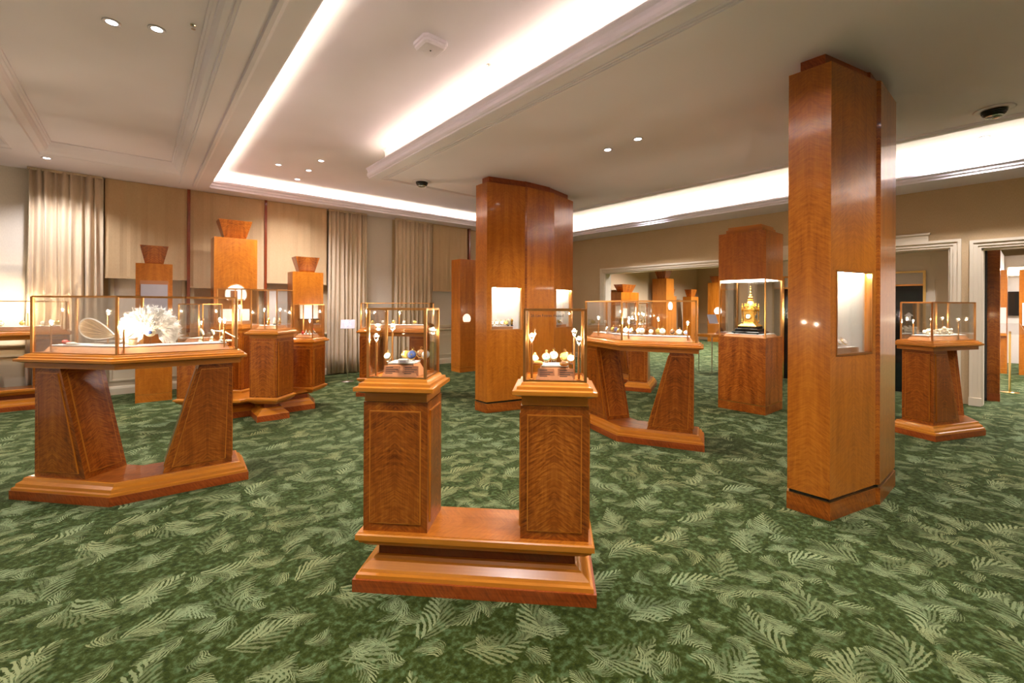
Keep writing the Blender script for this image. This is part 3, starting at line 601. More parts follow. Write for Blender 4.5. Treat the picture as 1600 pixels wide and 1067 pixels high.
PL = [(1.0, 6.62), (1.36, 6.72), (1.6, 6.74), (1.95, 6.82), (2.0, 7.1), (1.5, 7.65), (.8, 7.65), (.5, 7.1), (.6, 6.82)]
G().loft(PL, [(.06, .20), (.03, .22), (0, .235), (0, .262), (.008, .268)]).build('ledge', 'wood_moulding', grp, grain='h')
G().loft(PL, [(.015, .266), (.015, .270)]).build('ledge_board', 'veneer_pale', grp)
pedestal(grp, 1.36, 6.545, .185, .28, 1.062, 1.69)
pedestal(grp, 1.93, 7.00, .175, .285, .90, 1.50)
pedestal(grp, .62, 7.00, .175, .285, .90, 1.50)
pedestal(grp, 1.10, 7.42, .19, .285, 1.10, 1.72)
for x, y, z, pw in ((1.25, 6.46, 1.44, 1), (1.47, 6.6, 1.44, .7), (1.93, 6.9, 1.27, .8), (.62, 6.9, 1.27, .6), (1.1, 7.3, 1.48, .8)): lamp_post(grp, x, y, 1.0 if z < 1.3 else 1.18, z, power=pw)
# ------------------------------------------------------------------ towers with inverted caps
def tower(label, x0, x1, yf, h, dep=.36, cap=True, caph=.28, inset=.05, group=None):
    o = thing('display_tower', label, 'tower', ((x0+x1)/2, yf, 0), 0, group); hw = (x1-x0)/2
    G().box(-hw, 0, 0, hw, dep, .115).build('plinth', 'veneer_pale', o, grain='h')
    G().box(-hw+.003, .003, .115, hw-.003, dep-.003, .122).build('inlay', 'brass', o)
    G().box(-hw, 0, .122, hw, dep, h).build('body', 'veneer_pale', o)
    if cap:
        a, b = hw*.5, hw*.78; m = dep/2; da, db = dep*.26, dep*.42
        G().hexa([(-a, m-da, h), (a, m-da, h), (a, m+da, h), (-a, m+da, h), (-b, m-db, h+caph), (b, m-db, h+caph), (b, m+db, h+caph), (-b, m+db, h+caph)]).build('cap', 'veneer', o)
    return o
def arch_niche(o, cx, zc, r, zb, picture=False):
    n = 28; a0 = math.asin(max(-1, (zb-zc)/r)); pts = []
    for i in range(n+1):
        a = a0+(math.pi-2*a0)*i/n; pts.append((cx+r*math.cos(a), zc+r*math.sin(a)))
    g = G(); g.rings([[(x, -.012, z) for x, z in pts], [(x, -.002, z) for x, z in pts]]); g.build('lit_niche', 'niche_lamp', o)
    G().tube([(x, -.012, z) for x, z in pts], .008, 6, closed=True).build('niche_rim', 'wood_moulding', o)
    G().box(cx-r*.7, -.016, zb, cx+r*.7, -.010, zb+.03).build('niche_shelf', 'tan_block', o)
    if picture: G().box(cx-.03-r*.3, -.02, zc-.08, cx-.03+r*.3, -.013, zc+.06).build('small_frame', 'plaque', o)
tw = tower('low wooden tower with cap directly behind the feather fan', -.036, .407, 8.74, 2.12)
pn = G().box(-.17, -.004, 1.02, .17, -.0005, 1.86).build('caption_panel', 'plaque', tw); G().box(-.16, -.012, 1.2, .16, -.004, 1.80).build('caption_sheet', 'paper', tw)
tw2 = tower('tallest capped wooden tower at the window wall with round lit niche', .948, 1.576, 8.74, 2.62, .42, caph=.31); arch_niche(tw2, 0, 1.67, .165, 1.56, True)
G().box(-.22, -.012, 1.12, .20, -.002, 1.42).build('lit_panel', 'niche_lamp', tw2)
tw3 = tower('capped wooden tower beside the middle curtain with lit window', 2.126, 2.659, 8.66, 2.10)
G().box(-.15, -.012, 1.24, .17, -.002, 1.50).build('lit_panel', 'niche_lamp', tw3); G().box(-.17, -.05, 1.20, .19, -.002, 1.24).build('shelf', 'veneer_pale', tw3)
frm = G(); frame_rect(frm, -.17, 1.22, .19, 1.52, .02, -.05, -.002, 'y'); frm.build('window_frame', 'wood_moulding', tw3)
tw4 = tower('flat topped wooden tower half hidden by the middle pillar, small round niche', 5.46, 5.97, 8.25, 2.53, cap=False); arch_niche(tw4, -.085, 1.20, .115, 1.10)
# ------------------------------------------------------------------ clock vitrine
vx, vy = 6.585, 2.39; vo = thing('clock_vitrine', 'tall wooden vitrine with glass middle holding the gold clock', 'display case', (vx, vy, 0)); vw, vd = .63, .65
P = rect(0, 0, vw, vd)
G().prism(P, 0, .115).build('plinth', 'veneer', vo); G().loft(P, [(.001, .115), (.001, .128)]).build('inlay', 'brass', vo); G().prism(P, .128, 1.057).build('body', 'veneer', vo)
glassbox(vo, offset(P, .012), 1.057, 1.885, .016, top=False)
G().prism(P, 1.885, 2.56).build('upper_cabinet', 'veneer_pale', vo)
G().loft(P, [(.075, 2.56), (.075, 2.62)]).build('cornice', 'wood_moulding', vo, grain='h'); G().loft(P, [(.095, 2.62), (.095, 2.66), (.11, 2.66)]).build('cornice_top', 'wood_moulding', vo, grain='h')
G().loft(P, [(.05, 1.872), (.05, 1.883)]).build('lamp_diffuser', 'panel_lamp', vo)
block(vo, offset(P, .05), 1.057, .04)
ck = thing('table_clock', 'ornate gold table clock with domed spire inside the tall vitrine', 'clock', (vx+vw/2-.0, vy+vd/2, 1.103))
for k, (s, z0, z1, m) in enumerate(((.19, .008, .03, 'black'), (.155, .03, .075, 'black'), (.125, .075, .10, 'black'))): G().loft(rect(-s, -s, s, s), [(0, z0), (0, z1-.006), (.008, z1)]).build('stepped_base', m, ck)
for a in (-.16, .16):
    for b_ in (-.16, .16): G().lathe([(.012, 0), (.014, .005), (.008, .01)], 10, (a, b_, 0)).build('foot', 'black', ck)
G().loft(rect(-.125, -.125, .125, .125), [(.005, .10), (.0, .112), (.02, .128), (.045, .150), (.05, .158)]).build('foot_moulding', 'gold', ck)
G().loft(rect(-.074, -.074, .074, .074), [(0, .155), (0, .165), (.006, .17), (.006, .325), (-.004, .335), (-.012, .345), (-.012, .355)]).build('case_body', 'gold', ck)
for q in range(4):
    g = G(); n = 20
    rt = Matrix.Rotation(q*math.pi/2, 3, 'Z')
    def ring(r, y): return [tuple(rt @ Vector((r*math.cos(2*math.pi*i/n), y, .25+r*math.sin(2*math.pi*i/n)))) for i in range(n)]
    g.rings([ring(.048, -.069), ring(.048, -.078), ring(.036, -.080)]); d_ = g.build('dial_ring', 'brass_bright', ck)
    G().rings([ring(.034, -.0795), ring(.034, -.081)]).build('dial', 'silver', d_)
    G().bar(tuple(rt @ Vector((0, -.083, .25))), tuple(rt @ Vector((.014, -.083, .27))), .004).bar(tuple(rt @ Vector((0, -.083, .25))), tuple(rt @ Vector((-.006, -.083, .225))), .003).build('hand', 'black', d_)
for a in (-1, 1):
    for b_ in (-1, 1): G().lathe([(.012, .16), (.014, .17), (.008, .18), (.008, .32), (.014, .335), (.016, .36), (.010, .37), (.016, .385), (.010, .40), (.004, .415), (.006, .425), (.001, .435)], 10, (a*.082, b_*.082, 0)).build('corner_spire', 'gold', ck, smooth=True)
G().lathe([(.09, .355), (.085, .375), (.074, .41), (.055, .45), (.04, .475), (.036, .48), (.045, .486), (.045, .494), (.032, .50), (.030, .52), (.036, .524), (.036, .532), (.022, .54), (.018, .565), (.010, .575), (.008, .60), (.012, .607), (.006, .615), (.003, .64)], 16).build('dome', 'gold', ck, smooth=False)
for i in range(8):
    a = i*math.pi/4; G().lathe([(.008, 0), (.010, .02), (.004, .03), (.008, .045), (.001, .06)], 8, (.078*math.cos(a), .078*math.sin(a), .385)).build('finial', 'gold', ck)
G().ball((0, 0, .655), .010, 10).tube([(0, 0, .64), (.006, 0, .665), (-.004, 0, .685), (.008, .0, .70)], [.006, .007, .005, .002], 8).build('figurine', 'gold', ck)
# ------------------------------------------------------------------ exhibits: pocket watches
def watch_proto(mat, tilt, size, stand=True):
    o = bpy.data.objects.new('pocket_watch', None); o.empty_display_size = .02; COL.objects.link(o); s = size; n = 24; M_ = Matrix.Rotation(-tilt, 3, 'X'); h = s+.012
    T = lambda p: tuple(M_ @ Vector(p)+Vector((0, 0, h)))
    def disc(g, rr): g.rings([[T((r*math.cos(2*math.pi*i/n), y, r*math.sin(2*math.pi*i/n))) for i in range(n)] for r, y in rr]); return g
    disc(G(), [(s*.8, .006), (s, .003), (s, -.003), (s*.9, -.006), (s*.84, -.004)]).build('watch_case', 'brass_bright', o, smooth=True)
    dd = disc(G(), [(s*.86, -.003), (s*.80, -.0065), (s*.4, -.008), (.001, -.0082)]).build('dial', mat, o, smooth=True)
    disc(G(), [(s*.16, -.0075), (s*.15, -.0092)]).build('dial_centre', 'enamel_gold', dd)
    G().tube([T((0, 0, s*.95)), T((0, 0, s*1.22))], s*.12, 8).tube([T((s*.24*math.cos(a*.52), 0, s*1.36+s*.24*math.sin(a*.52))) for a in range(12)], s*.045, 6, closed=True).build('crown_and_bow', 'brass_bright', o)
    if stand: G().tube([(-s*.5, .012, .001), T((-s*.45, .008, -s*.6)), T((0, .01, -s*.95)), T((s*.45, .008, -s*.6)), (s*.5, .012, .001)], .002, 6).tube([(-s*.5, .012, .002), (0, s*.9+.02, .002), (s*.5, .012, .002)], .002, 6).build('wire_stand', 'steel', o)
    return o
PROTO = {}
def watch(kind, tilt, size, loc, rz, label, group, stand=True):
    key = (kind, tilt, size, stand)
    if key not in PROTO: PROTO[key] = o = watch_proto(kind, R(tilt), size, stand)
    else: o = copy_tree(PROTO[key])
    o.location = loc; o.rotation_euler = (0, 0, rz); tag(o, label, 'watch', group); return o
def W(case, x, y, z):
    c, s = math.cos(case.rotation_euler.z), math.sin(case.rotation_euler.z); return (case.location.x+x*c-y*s, case.location.y+x*s+y*c, z)
zF = 1.173; rzD = caseD.rotation_euler.z
zDt = 1.108+.07+.006
fl = [('dial', .135, .135, .022, 'white dialled pocket watch lying back at the left'), ('enamel_gold', .215, .205, .026, 'gold enamelled watch at the back left'), ('enamel_blue', .262, .165, .028, 'blue enamelled watch in the middle'), ('enamel_brown', .285, .255, .026, 'brown enamelled watch raised at the back'), ('dial', .335, .185, .027, 'white dialled pocket watch at the right')]
for k, x, y, s, lab in fl: watch(k, 24, s, W(caseD, x, y, zDt), rzD, lab+' of the left foreground box', 'watches in the left foreground box')
fr_ = [('dial', .945, .15, .020, 'white pocket watch leaning at the far left'), ('enamel_green', 1.005, .18, .025, 'pale green enamelled watch left of centre'), ('dial', 1.045, .24, .027, 'white dialled watch at the back centre'), ('enamel_gold', 1.105, .20, .027, 'yellow dialled watch right of centre'), ('dial', 1.135, .165, .022, 'white pocket watch leaning at the far right')]
for k, x, y, s, lab in fr_: watch(k, 24, s, W(caseD, x, y, zDt), rzD, lab+' of the right foreground box', 'watches in the right foreground box')
for x, y, m, lab in ((.965, .118, 'enamel_gold', 'small oval gold snuff box lying at the front left of the right foreground box'), (1.10, .112, 'enamel_brown', 'small oval dark snuff box lying at the front right of the right foreground box')):
    o = thing('snuff_box', lab, 'box', W(caseD, x, y, zDt), rzD); G().ball((0, 0, .010), .026, 16, 1, .6, .4).build('lower_shell', 'brass', o, smooth=True); G().ball((0, 0, .015), .024, 16, 1, .6, .42).build('lid', m, o, smooth=True)
o = thing('riser_block', 'small white block under the gold enamelled watch in the left foreground box', 'block', W(caseD, .2, .115, zDt), rzD); G().loft(rect(0, 0, .055, .03), [(0, 0), (0, .018), (.002, .02)]).build('body', 'white_top', o); G().box(.01, -.001, .004, .045, 0, .014).build('face_card', 'paper', o)
for k, x in enumerate((.185, .30)):
    o = thing('caption_card', '%s tiny printed card lying on the left foreground white top' % ('left' if k == 0 else 'right'), 'card', W(caseD, x-.02, .118-.018*(k == 0), zDt), rzD); G().box(0, 0, 0, .032, .012, .001).build('card', 'paper', o); G().box(.003, .003, .001, .026, .005, .0013).box(.003, .007, .001, .02, .009, .0013).build('print', 'enamel_gold' if k == 0 else 'ink', o)
# watches in the bent case before the clock
fw_ = [(-1, .50, .20, 'dial', .034), (-1, .43, .23, 'enamel_gold', .032), (-1, .34, .22, 'enamel_blue', .033), (-1, .22, .17, 'enamel_gold', .033), (-1, .10, .25, 'enamel_blue', .033), (1, .06, .20, 'dial', .036), (1, .20, .26, 'dial', .034), (1, .24, .18, 'dial', .038), (1, .33, .26, 'dial', .028), (1, .41, .25, 'enamel_gold', .034), (1, .46, .18, 'dial', .038), (1, .56, .23, 'enamel_brown', .03), (1, .63, .19, 'dial', .034), (1, .70, .27, 'enamel_blue', .026)]
NM = {'dial': 'white dialled', 'enamel_gold': 'yellow gold', 'enamel_blue': 'blue enamelled', 'enamel_brown': 'brown enamelled'}
fo = sorted(fw_, key=lambda a: a[0]*a[1])
for i, (sg, s_, t, k, sz) in enumerate(fo):
    x, y = chevP(sg, s_, t); n_ = 'position %d' % (i+1)
    od = ORD[i] if i < 12 else ('second to last' if i == 12 else 'last')
    watch(k, 20, sz, W(caseF, x, y, zF), R(-86)+sg*R(22.5)+R(random.uniform(-15, 15)), '%s pocket watch, %s from the left in the bent watch case' % (NM[k], od), 'watches in the bent case before the clock vitrine')
# watches in pillar windows
def in_niche(yc, face, s_, t):
    P = [(-.885, -.133), (-.305, -.275), (-.28, -.298), (.28, -.298), (.305, -.275), (.885, -.133)]
    a, b = Vector(P[face]), Vector(P[face+1]); d = (b-a).normalized(); nn = Vector((-d.y, d.x)); p = a+d*s_+nn*t; return (4.585+p.x, yc+p.y, 1.15+.055), math.atan2(d.y, d.x)
for k, (s_, t, m) in enumerate(((.13, .05, 'dial'), (.20, .05, 'dial'), (.27, .05, 'dial'), (.20, .10, 'enamel_gold'))):
    l, rz = in_niche(1.058, 0, s_, t); watch(m, 35, .026, l, rz, ('gold pocket watch raised behind the others' if k == 3 else '%s from the left of three white pocket watches' % ORD[k])+' in the near pillar window', 'watches in the near pillar window')
for k, (s_, m) in enumerate(((.10, 'dial'), (.17, 'dial'), (.25, 'dial'), (.32, 'enamel_gold'))):
    l, rz = in_niche(5.058, 0, s_, .045); watch(m, 30, .034, l, rz, ('gold watch at the right end of' if k == 3 else '%s white watch from the left in' % ORD[k])+' the left window of the middle pillar', 'watches in the left window of the middle pillar')
l, rz = in_niche(5.058, 0, .16, .125); o = thing('caption_board', 'upright pale caption board at the back of the middle pillar left window', 'board', l, rz); G().box(-.05, 0, 0, .05, .012, .30).build('board', 'niche_white', o); G().box(-.06, -.01, 0, .06, .02, .006).build('foot', 'white_top', o)
for k, (s_, m) in enumerate(((.36, 'ivory'), (.42, 'gold'))):
    l, rz = in_niche(5.058, 0, s_, .055); o = thing('figurine', ('ivory' if k == 0 else 'gold')+' figurine on a dark foot in the middle pillar left window', 'figurine', l, rz)
    G().lathe([(.02, 0), (.02, .008), (.012, .014)], 12).build('foot', 'black', o); G().lathe([(.008, .012), (.016, .03), (.010, .05), (.018, .07), (.014, .09), (.002, .105)], 12).build('body', m, o, smooth=True)
for k, (s_, m) in enumerate(((.15, 'dial'), (.22, 'enamel_gold'), (.30, 'dial'))):
    l, rz = in_niche(5.058, 4, s_, .045); watch(m, 30, .03, l, rz, '%s watch from the left in the right window of the middle pillar' % ORD[k], 'watches in the right window of the middle pillar')
# ------------------------------------------------------------------ exhibits in the fan case
def at(sg, s_, t, z=zF): return W(caseA, *chevP(sg, s_, t), z)
rA = R(-25.8)
loc = at(1, .225, .25); fan = thing('feather_fan', 'large white ostrich feather fan on a stand in the left case', 'fan', loc, rA+R(20))
for k in range(15):
    a = R(-18+216*k/14); rx, rz_ = .18, .20
    tip = Vector((rx*math.cos(a), random.uniform(-.02, .03), .10+rz_*max(math.sin(a), -.30)*1.0+.0)); root = Vector((.02*math.cos(a), 0, .085))
    mid = (tip+root)/2+Vector((0, -.02, .03)); g = G()
    bez = lambda t: root*(1-t)**2+mid*2*t*(1-t)+tip*t*t
    for j in range(260):
        t = .15+.85*random.random()**.7; p = bez(t); d = (bez(min(1, t+.05))-bez(t-.05)).normalized(); side = d.cross(Vector((0, 1, 0))).normalized()*random.choice((-1, 1))
        ln = random.uniform(.04, .085)*(1.1-.3*t); e = p+side*ln*.8+d*ln*.55+Vector((0, random.uniform(-.06, .03), random.uniform(-.035, .01))); m_ = p+side*ln*.5+d*ln*.1+Vector((0, -.008, 0)); wv = d*.0022
        g.add([p-wv, p+wv, m_+wv, m_-wv, e], [(0, 1, 2, 3), (3, 2, 4)])
    g.tube([bez(i/6) for i in range(7)], [.003-.0003*i for i in range(7)], 5)
    o = g.build('feather', 'feather', fan)
G().lathe([(.001, -.014), (.028, -.012), (.036, 0), (.030, .006), (.001, .008)], 16).build('medallion', 'ivory', fan, (0, -.035, .098), rot=(R(90), 0, 0), smooth=True)
G().ball((0, -.05, .098), .013, 12, 1, .5, 1.2).build('cameo', 'enamel_blue', fan, smooth=True)
G().tube([(0, -.02, 0), (0, -.02, .08)], .006).box(-.03, -.04, 0, .03, .01, .008).build('stand', 'acrylic', fan)
loc = at(-1, .36, .20); o = thing('leaf_shaped_fan', 'translucent amber leaf shaped hand screen on a clear stand', 'fan', loc, R(-48.3))
pts = []
for i in range(40):
    a = 2*math.pi*i/40; q = math.cos(a); pts.append((.165*q, .078*math.sin(a)*(1-.45*(q+.2))))
tl = Matrix.Rotation(R(-14), 2); pts = [tl @ Vector(p) for p in pts]
G().rings([[(p.x, -.002, p.y+.115) for p in pts], [(p.x, .002, p.y+.115) for p in pts]]).build('leaf', 'amber_horn', o)
G().tube([(p.x, 0, p.y+.115) for p in pts], .0045, 6, closed=True).build('rim', 'white_top', o)
ve = G()
for i in range(2, 39, 3): ve.tube([(.150*math.cos(R(-14)), -.003, .115+.150*math.sin(R(-14))), (pts[i].x*.97, -.003, pts[i].y*.97+.115)], .0009, 4)
ve.build('ribs', 'ivory', o)
G().tube([(-.005, 0, .03), (-.035, .01, 0), (.045, .01, 0), (.01, 0, .035)], .0045, 6).build('stand', 'acrylic', o)
G().tube([(.155, 0, .078), (.185, 0, .07)], .006, 6).build('handle_tip', 'brass_bright', o)
loc = at(-1, .57, .16); o = thing('carved_brooch', 'small red and white carved ornament lying left of the leaf fan', 'ornament', loc, R(-48)); G().ball((-.03, 0, .022), .022, 12, 1.2, .8, .9).ball((-.012, .005, .015), .016, 10).build('coral_flower', 'red_stone', o, smooth=True); G().tube([(-.01, 0, .012), (.05, 0, .012), (.11, .01, .006)], [.012, .010, .002], 8).build('stem', 'lace', o)
for k, (s_, lab) in enumerate(((.565, 'left'), (.64, 'middle'), (.71, 'right'))):
    loc = at(1, s_, .20); o = thing('acrylic_block', lab+' clear acrylic block holding an upright carved ivory piece', 'block', loc, rA+R(22.5))
    G().box(-.030, -.012, 0, .030, .012, .13-.02*k).build('block', 'acrylic', o); hh = .12-.01*k
    g = G(); g.tube([(-.014, -.016, .02), (-.004, -.016, .045), (.008, -.016, .07), (.002, -.016, .09), (-.010, -.016, hh)], [.010, .011, .008, .011, .006], 8).lathe([(.018, .008), (.014, .016), (.008, .024)], 10, (-.012, -.018, 0)); g.build('carved_piece', 'ivory', o, smooth=True)
loc = at(1, .70, .27); o = thing('ivory_dagger', 'slim ivory paper knife propped across the acrylic blocks', 'knife', loc, rA+R(22.5)); G().tube([(-.06, -.02, .10), (.03, -.03, .085), (.10, -.03, .04)], [.002, .006, .003], 8).build('blade', 'ivory', o); G().tube([(.10, -.03, .04), (.13, -.03, .02)], .007, 8).build('grip', 'lace', o)
loc = at(1, .735, .20); o = thing('ivory_spray', 'flat carved ivory spray lying at the right end of the fan case', 'ornament', loc, rA)
g = G()
for i in range(7): g.ball((-.03+.012*i, .008*math.sin(i*2), .008+.003*(i % 2)), .011, 8)
g.build('blossoms', 'ivory', o, smooth=True); G().tube([(-.04, 0, .003), (.05, 0, .003)], .003, 6).build('stem', 'ivory', o)
for k, (sg, s_, lab) in enumerate(((-1, .20, 'pale flat blade'), (-1, .05, 'small amber cube stand'))):
    loc = at(sg, s_, .22); o = thing('small_exhibit', lab+' lying by the middle post of the fan case', 'ornament', loc, rA)
    if k == 0: G().tube([(-.09, 0, .008), (0, 0, .012), (.08, 0, .006)], [.002, .008, .003], 8).build('blade', 'silver', o); G().tube([(.08, 0, .006), (.11, 0, .006)], .006, 8).build('grip', 'ivory', o)
    else: G().box(-.02, -.02, 0, .02, .02, .05).build('cube', 'amber_horn', o); G().box(-.022, -.022, .05, .022, .022, .053).build('cap', 'brass', o)
# ------------------------------------------------------------------ exhibits elsewhere
rj = [(-1, .62, 'fan of white carved lace standing at the left of the end-on case'), (-1, .34, 'larger mound of white carved lace in the end-on case')]
for k, (sg, s_, lab) in enumerate(rj):
    loc = W(caseJ, *chevP(sg, s_, .22), zF); o = thing('carved_lace', lab, 'ornament', loc, R(-22.5)); g = G(); rr = .07 if k == 0 else .10
    for i in range(46):
        a = random.uniform(0, math.pi); q = rr*math.sqrt(random.random()); g.ball((q*math.cos(a)*1.3, random.uniform(-.03, .03), .012+q*math.sin(a)*.75), random.uniform(.010, .018), 6)
    g.build('petals', 'lace', o, smooth=True); G().tube([(-rr, 0, .006), (rr, 0, .006)], .004, 6).build('stem', 'lace', o)
for k in range(4):
    loc = W(caseG, *chevP(-1, .15+.16*k, .2), zF); watch(('dial', 'enamel_gold')[k % 2], 20, .032, loc, R(25), '%s watch from the left in the far bent case' % ORD[k], 'watches in the far bent case')
for k, (x, y, z, m) in enumerate(((1.30, 6.47, 1.228, 'gold'), (1.38, 6.52, 1.228, 'ivory'), (1.44, 6.50, 1.228, 'gold'))):
    o = thing('figurine', '%s statuette, %s from the left in the front hexagonal pedestal case' % ('gold' if m == 'gold' else 'ivory', ORD[k]), 'figurine', (x, y, z)); G().lathe([(.018, 0), (.018, .01), (.01, .015)], 12).build('foot', 'black' if k == 1 else 'brass', o); G().lathe([(.008, .012), (.02, .03), (.012, .05), (.018, .065), (.010, .085), (.003, .10)], 12).build('body', m, o, smooth=True)
for k, (x, y, m) in enumerate(((1.84, 6.93, 'red_stone'), (1.88, 6.90, 'silver'), (1.925, 6.90, 'ivory'), (2.0, 6.95, 'silver'))):
    o = thing('scent_bottle', '%s scent bottle from the left in the right pedestal case' % ORD[k], 'bottle', (x, y, 1.068), 0, 'scent bottles in the right pedestal case'); G().lathe([(.012, 0), (.017, .01), (.017, .03), (.007, .045), (.007, .055)], 12).build('body', m, o, smooth=True); G().ball((0, 0, .063), .010, 8).build('stopper', 'red_stone' if k == 3 else 'brass_bright', o, smooth=True)
for case, nm, xs, zz in ((caseE, 'the case behind the front case', (.2, .38, .56, .74, .92), 1.175), (caseB, 'the far left case', (.35, .55, .75, .95, 1.1), 1.175)):
    for k, x in enumerate(xs): watch('dial' if k % 2 else 'enamel_gold', 20, .030, W(case, x, .19, zz), case.rotation_euler.z, '%s watch from the left in %s' % (ORD[k], nm), 'watches in '+nm)
# ------------------------------------------------------------------ sign stands
def sign_stand(label, x, y, rz, h, wd=.26, hh=.20, board='paper', acr=False):
    o = thing('sign_stand', label, 'sign', (x, y, 0), rz)
    G().lathe([(.12, 0), (.12, .006), (.03, .012), (.015, .02)], 24).build('base', 'brass_bright' if acr else 'steel', o, smooth=True)
    G().tube([(0, 0, .012), (0, 0, h-.06)], .016 if acr else .011, 10).build('pole', 'brass_bright' if acr else 'steel', o); G().ball((0, 0, h-.055), .018, 10).build('joint', 'brass' if acr else 'steel', o)
    m = Matrix.Rotation(R(58), 3, 'X'); q = lambda a, b, c: tuple(m @ Vector((a, b, c))+Vector((0, 0, h)))
    w2, h2 = wd/2, hh/2
    s = G().hexa([q(-w2, -h2, 0), q(w2, -h2, 0), q(w2, h2, 0), q(-w2, h2, 0), q(-w2, -h2, .006), q(w2, -h2, .006), q(w2, h2, .006), q(-w2, h2, .006)]).build('board', 'acrylic' if acr else board, o)
    if not acr:
        g = G()
        for i in range(8):
            a = i*math.pi/4; cx_, cy_ = .055*math.cos(a), .045*math.sin(a); g.hexa([q(cx_-.012, cy_-.010, .006), q(cx_+.012, cy_-.010, .006), q(cx_+.012, cy_+.010, .006), q(cx_-.012, cy_+.010, .006), q(cx_-.01, cy_-.008, .007), q(cx_+.01, cy_-.008, .007), q(cx_+.01, cy_+.008, .007), q(cx_-.01, cy_+.008, .007)])
        g.build('printed_figures', 'enamel_blue', s)
    return o
sign_stand('slim easel with a tilted pale printed sheet before the middle curtain', 3.13, 8.68, R(-25), 1.12)
sign_stand('brass post stand with clear tilted panel in the far right doorway', 11.77, .29, R(-50), 1.12, .40, .22, acr=True)
o = thing('wall_sign', 'small glowing red sign above the dark entrance doors', 'sign', (XD-.03, 2.75, 2.20)); G().box(0, -.13, 0, .03, .13, .10).build('housing', 'exit_red', o)
# ------------------------------------------------------------------ the room beyond the wide doorway
GT = 'towers in the room beyond the wide doorway'
tower('broad low tower with wide cap beyond the wide doorway', 12.8, 13.85, 9.28, 1.98, .45, caph=.28, group=GT)
tb = tower('tallest capped tower beyond the wide doorway', 15.4, 15.95, 9.10, 2.56, .60, caph=.33, group=GT); arch_niche(tb, .0, 1.50, .17, 1.34)
tower('small capped tower just right of the tallest one beyond the doorway', 16.05, 16.5, 9.3, 1.90, caph=.28, group=GT)
tower('small capped tower near the far room corner beyond the doorway', 17.2, 17.8, 9.05, 1.89, caph=.30, group=GT)
o = tower('capped tower at the far wall seen beside the clock vitrine', -.3, .3, 0, 2.50, caph=.28, group=GT); o.location = (18.6, 8.75, 0); o.rotation_euler = (0, 0, R(-90)); arch_niche(o, .15, 1.30, .17, 1.15)
for k, (x, y, z0, z1, wd) in enumerate(((12.95, 9.22, 1.05, 1.45, .35), (13.5, 9.22, 1.0, 1.5, .45))):
    o = thing('lit_frame', '%s glowing framed display panel on the broad tower beyond the doorway' % ('left' if k == 0 else 'right'), 'panel', (x, y+.05, z0)); G().box(-wd/2, -.02, 0, wd/2, 0, z1-z0).build('frame', 'wood_dark', o); G().box(-wd/2+.03, -.026, .03, wd/2-.03, -.02, z1-z0-.03).build('lit_face', 'niche_lamp', o)
# small table with clear cover
o = thing('side_table', 'slim metal legged table with clear cover beside the clock vitrine', 'table', (10.35, 4.75, 0), R(-20))
G().box(-.5, -.25, .80, .6, .25, .86).build('table_top', 'wood_moulding', o)
for a in (-.42, .52):
    for b_ in (-.2, .2): G().tube([(a, b_, 0), (a, b_, .80)], .012, 8).build('leg', 'steel', o)
for (a, b_, c_, d_) in ((-.40, -.2, .5, -.195), (-.40, .195, .5, .2), (-.40, -.195, -.395, .195), (.495, -.195, .5, .195)): G().box(a, b_, .86, c_, d_, 1.10).build('cover_pane', 'acrylic', o)
G().box(-.40, -.2, 1.10, .5, .2, 1.105).build('cover_top', 'acrylic', o)
o2 = thing('shell_exhibit', 'dark angular object under the clear cover of the slim table', 'ornament', W(o, .12, 0, .86), R(-20)); G().hexa([(-.16, -.08, 0), (.16, -.08, 0), (.16, .08, 0), (-.16, .08, 0), (-.10, -.02, .15), (.02, -.02, .08), (.02, .02, .08), (-.10, .02, .15)]).build('body', 'plaque', o2); G().ball((-.05, -.06, .08), .022, 10).build('knob', 'brass_bright', o2)
o3 = thing('caption_card', 'white tilted card standing on the clear cover of the slim table', 'card', W(o, -.12, .05, 1.105), R(-20)); G().hexa([(-.13, 0, 0), (.13, 0, 0), (.13, .01, 0), (-.13, .01, 0), (-.11, .10, .20), (.15, .10, .20), (.15, .11, .20), (-.11, .11, .20)]).build('card', 'paper', o3); G().hexa([(-.08, .08, 0), (.08, .08, 0), (.08, .1, 0), (-.08, .1, 0), (-.06, .08, .1), (.06, .08, .1), (.06, .1, .1), (-.06, .1, .1)]).build('support', 'acrylic', o3)
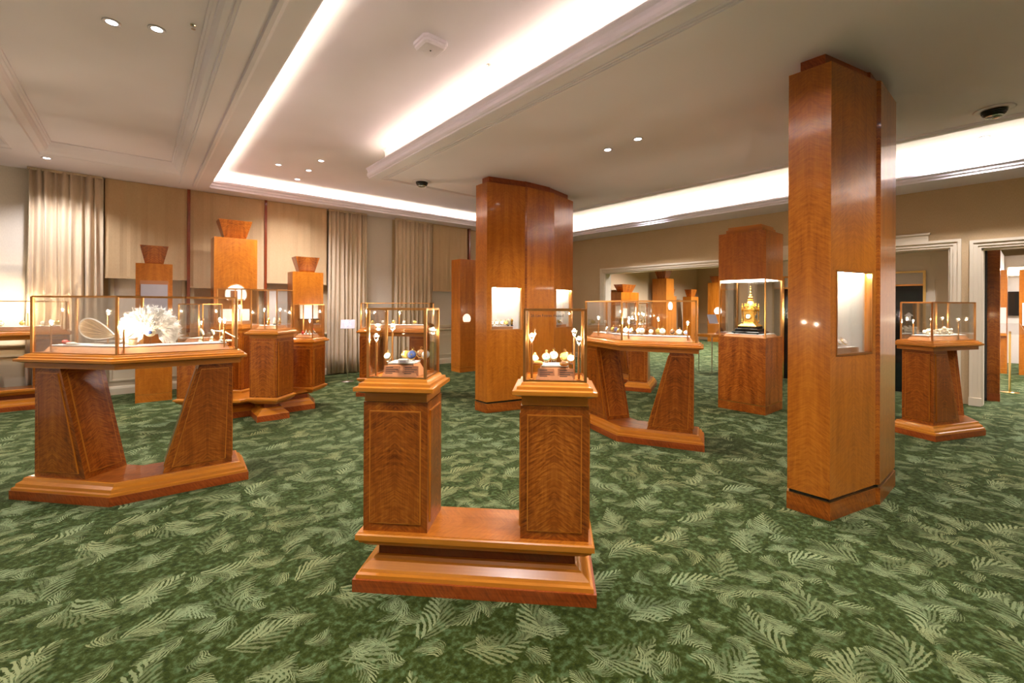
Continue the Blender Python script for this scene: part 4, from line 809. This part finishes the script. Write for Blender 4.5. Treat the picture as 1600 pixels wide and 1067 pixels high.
# ------------------------------------------------------------------ the room beyond the right doorway
part = thing('partition_post', 'tall dark wooden partition end just inside the right doorway', 'partition', (10.47, .36, 0)); G().box(0, 0, 0, .10, .18, .12).build('plinth', 'wood_red', part, grain='h'); G().box(.003, .003, .12, .097, .177, 2.8).build('panel', 'veneer', part)
struct(G().box(10.02, .55, 0, 19.4, .62, 2.9).build('wall_inner', 'wall_pale'))
struct(G().box(18.0, -4, 0, 18.1, .55, 2.9).build('wall_end', 'wall_pale'))
tw5 = tower('narrow wooden tower with pink lit case beyond the right doorway', -.065, .065, 0, 2.35, .3, cap=False); tw5.location = (15, .475, 0); tw5.rotation_euler = (0, 0, R(-90)); G().box(-.06, -.012, .92, .05, -.002, 1.50).build('lit_panel', 'wall_pale', tw5); G().box(-.063, -.05, .86, .06, -.002, .92).build('shelf', 'wood_moulding', tw5)
tw6 = tower('orange wooden tower cut by the right picture edge', -.35, .35, 0, 2.35, .3, cap=False); tw6.location = (15, -.115, 0); tw6.rotation_euler = (0, 0, R(-90)); G().box(-.30, -.012, 1.1, -.1, -.002, 1.6).build('lit_panel', 'niche_lamp', tw6)
o = thing('ceiling_panel_light', 'bright rectangular light panel high on the end wall of the right room', 'light', (17.95, .0, 2.34)); G().box(0, -.5, 0, .04, .5, .26).build('housing', 'paint_trim', o); G().box(-.006, -.47, .03, 0, .47, .23).build('diffuser', 'panel_lamp', o)
o = thing('wall_screen', 'dark screen hanging on the end wall of the right room', 'screen', (17.95, .0, 1.28)); G().box(0, -.5, 0, .05, .5, .65).build('frame', 'black', o); G().box(-.004, -.46, .04, 0, .46, .61).build('screen', 'dark_glass', o)
# unseen downlights added to light the neighbouring rooms and the rest of this room
k = 0
for x, y, z, p in ((11.5, 6.0, 3.8, 4.6), (13.2, 8.0, 3.8, 4.6), (15.3, 7.4, 3.8, 4.6), (17.3, 7.4, 3.8, 4.6), (13.5, 4.2, 3.8, 4.6), (12.0, -.6, 3.8, 4.6), (14.0, -1.2, 3.8, 4.6), (16.2, -1.0, 3.8, 4.6)):
    downlight(x, y, z, 'unseen downlight added to light the neighbouring rooms beyond the right wall', p); k += 1
for x, y, z in ((.2, .9, 3.68), (-1.9, 2.5, 3.68), (-2.2, 6.5, 3.68), (1.75, .6, 3.8), (4.2, -.6, 3.32), (7.6, -1.2, 3.8), (-2.2, -1, 3.68), (1.6, -2, 3.8)):
    downlight(x, y, z, 'unseen downlight added in the ceiling behind or beside the viewpoint', 1.2); k += 1
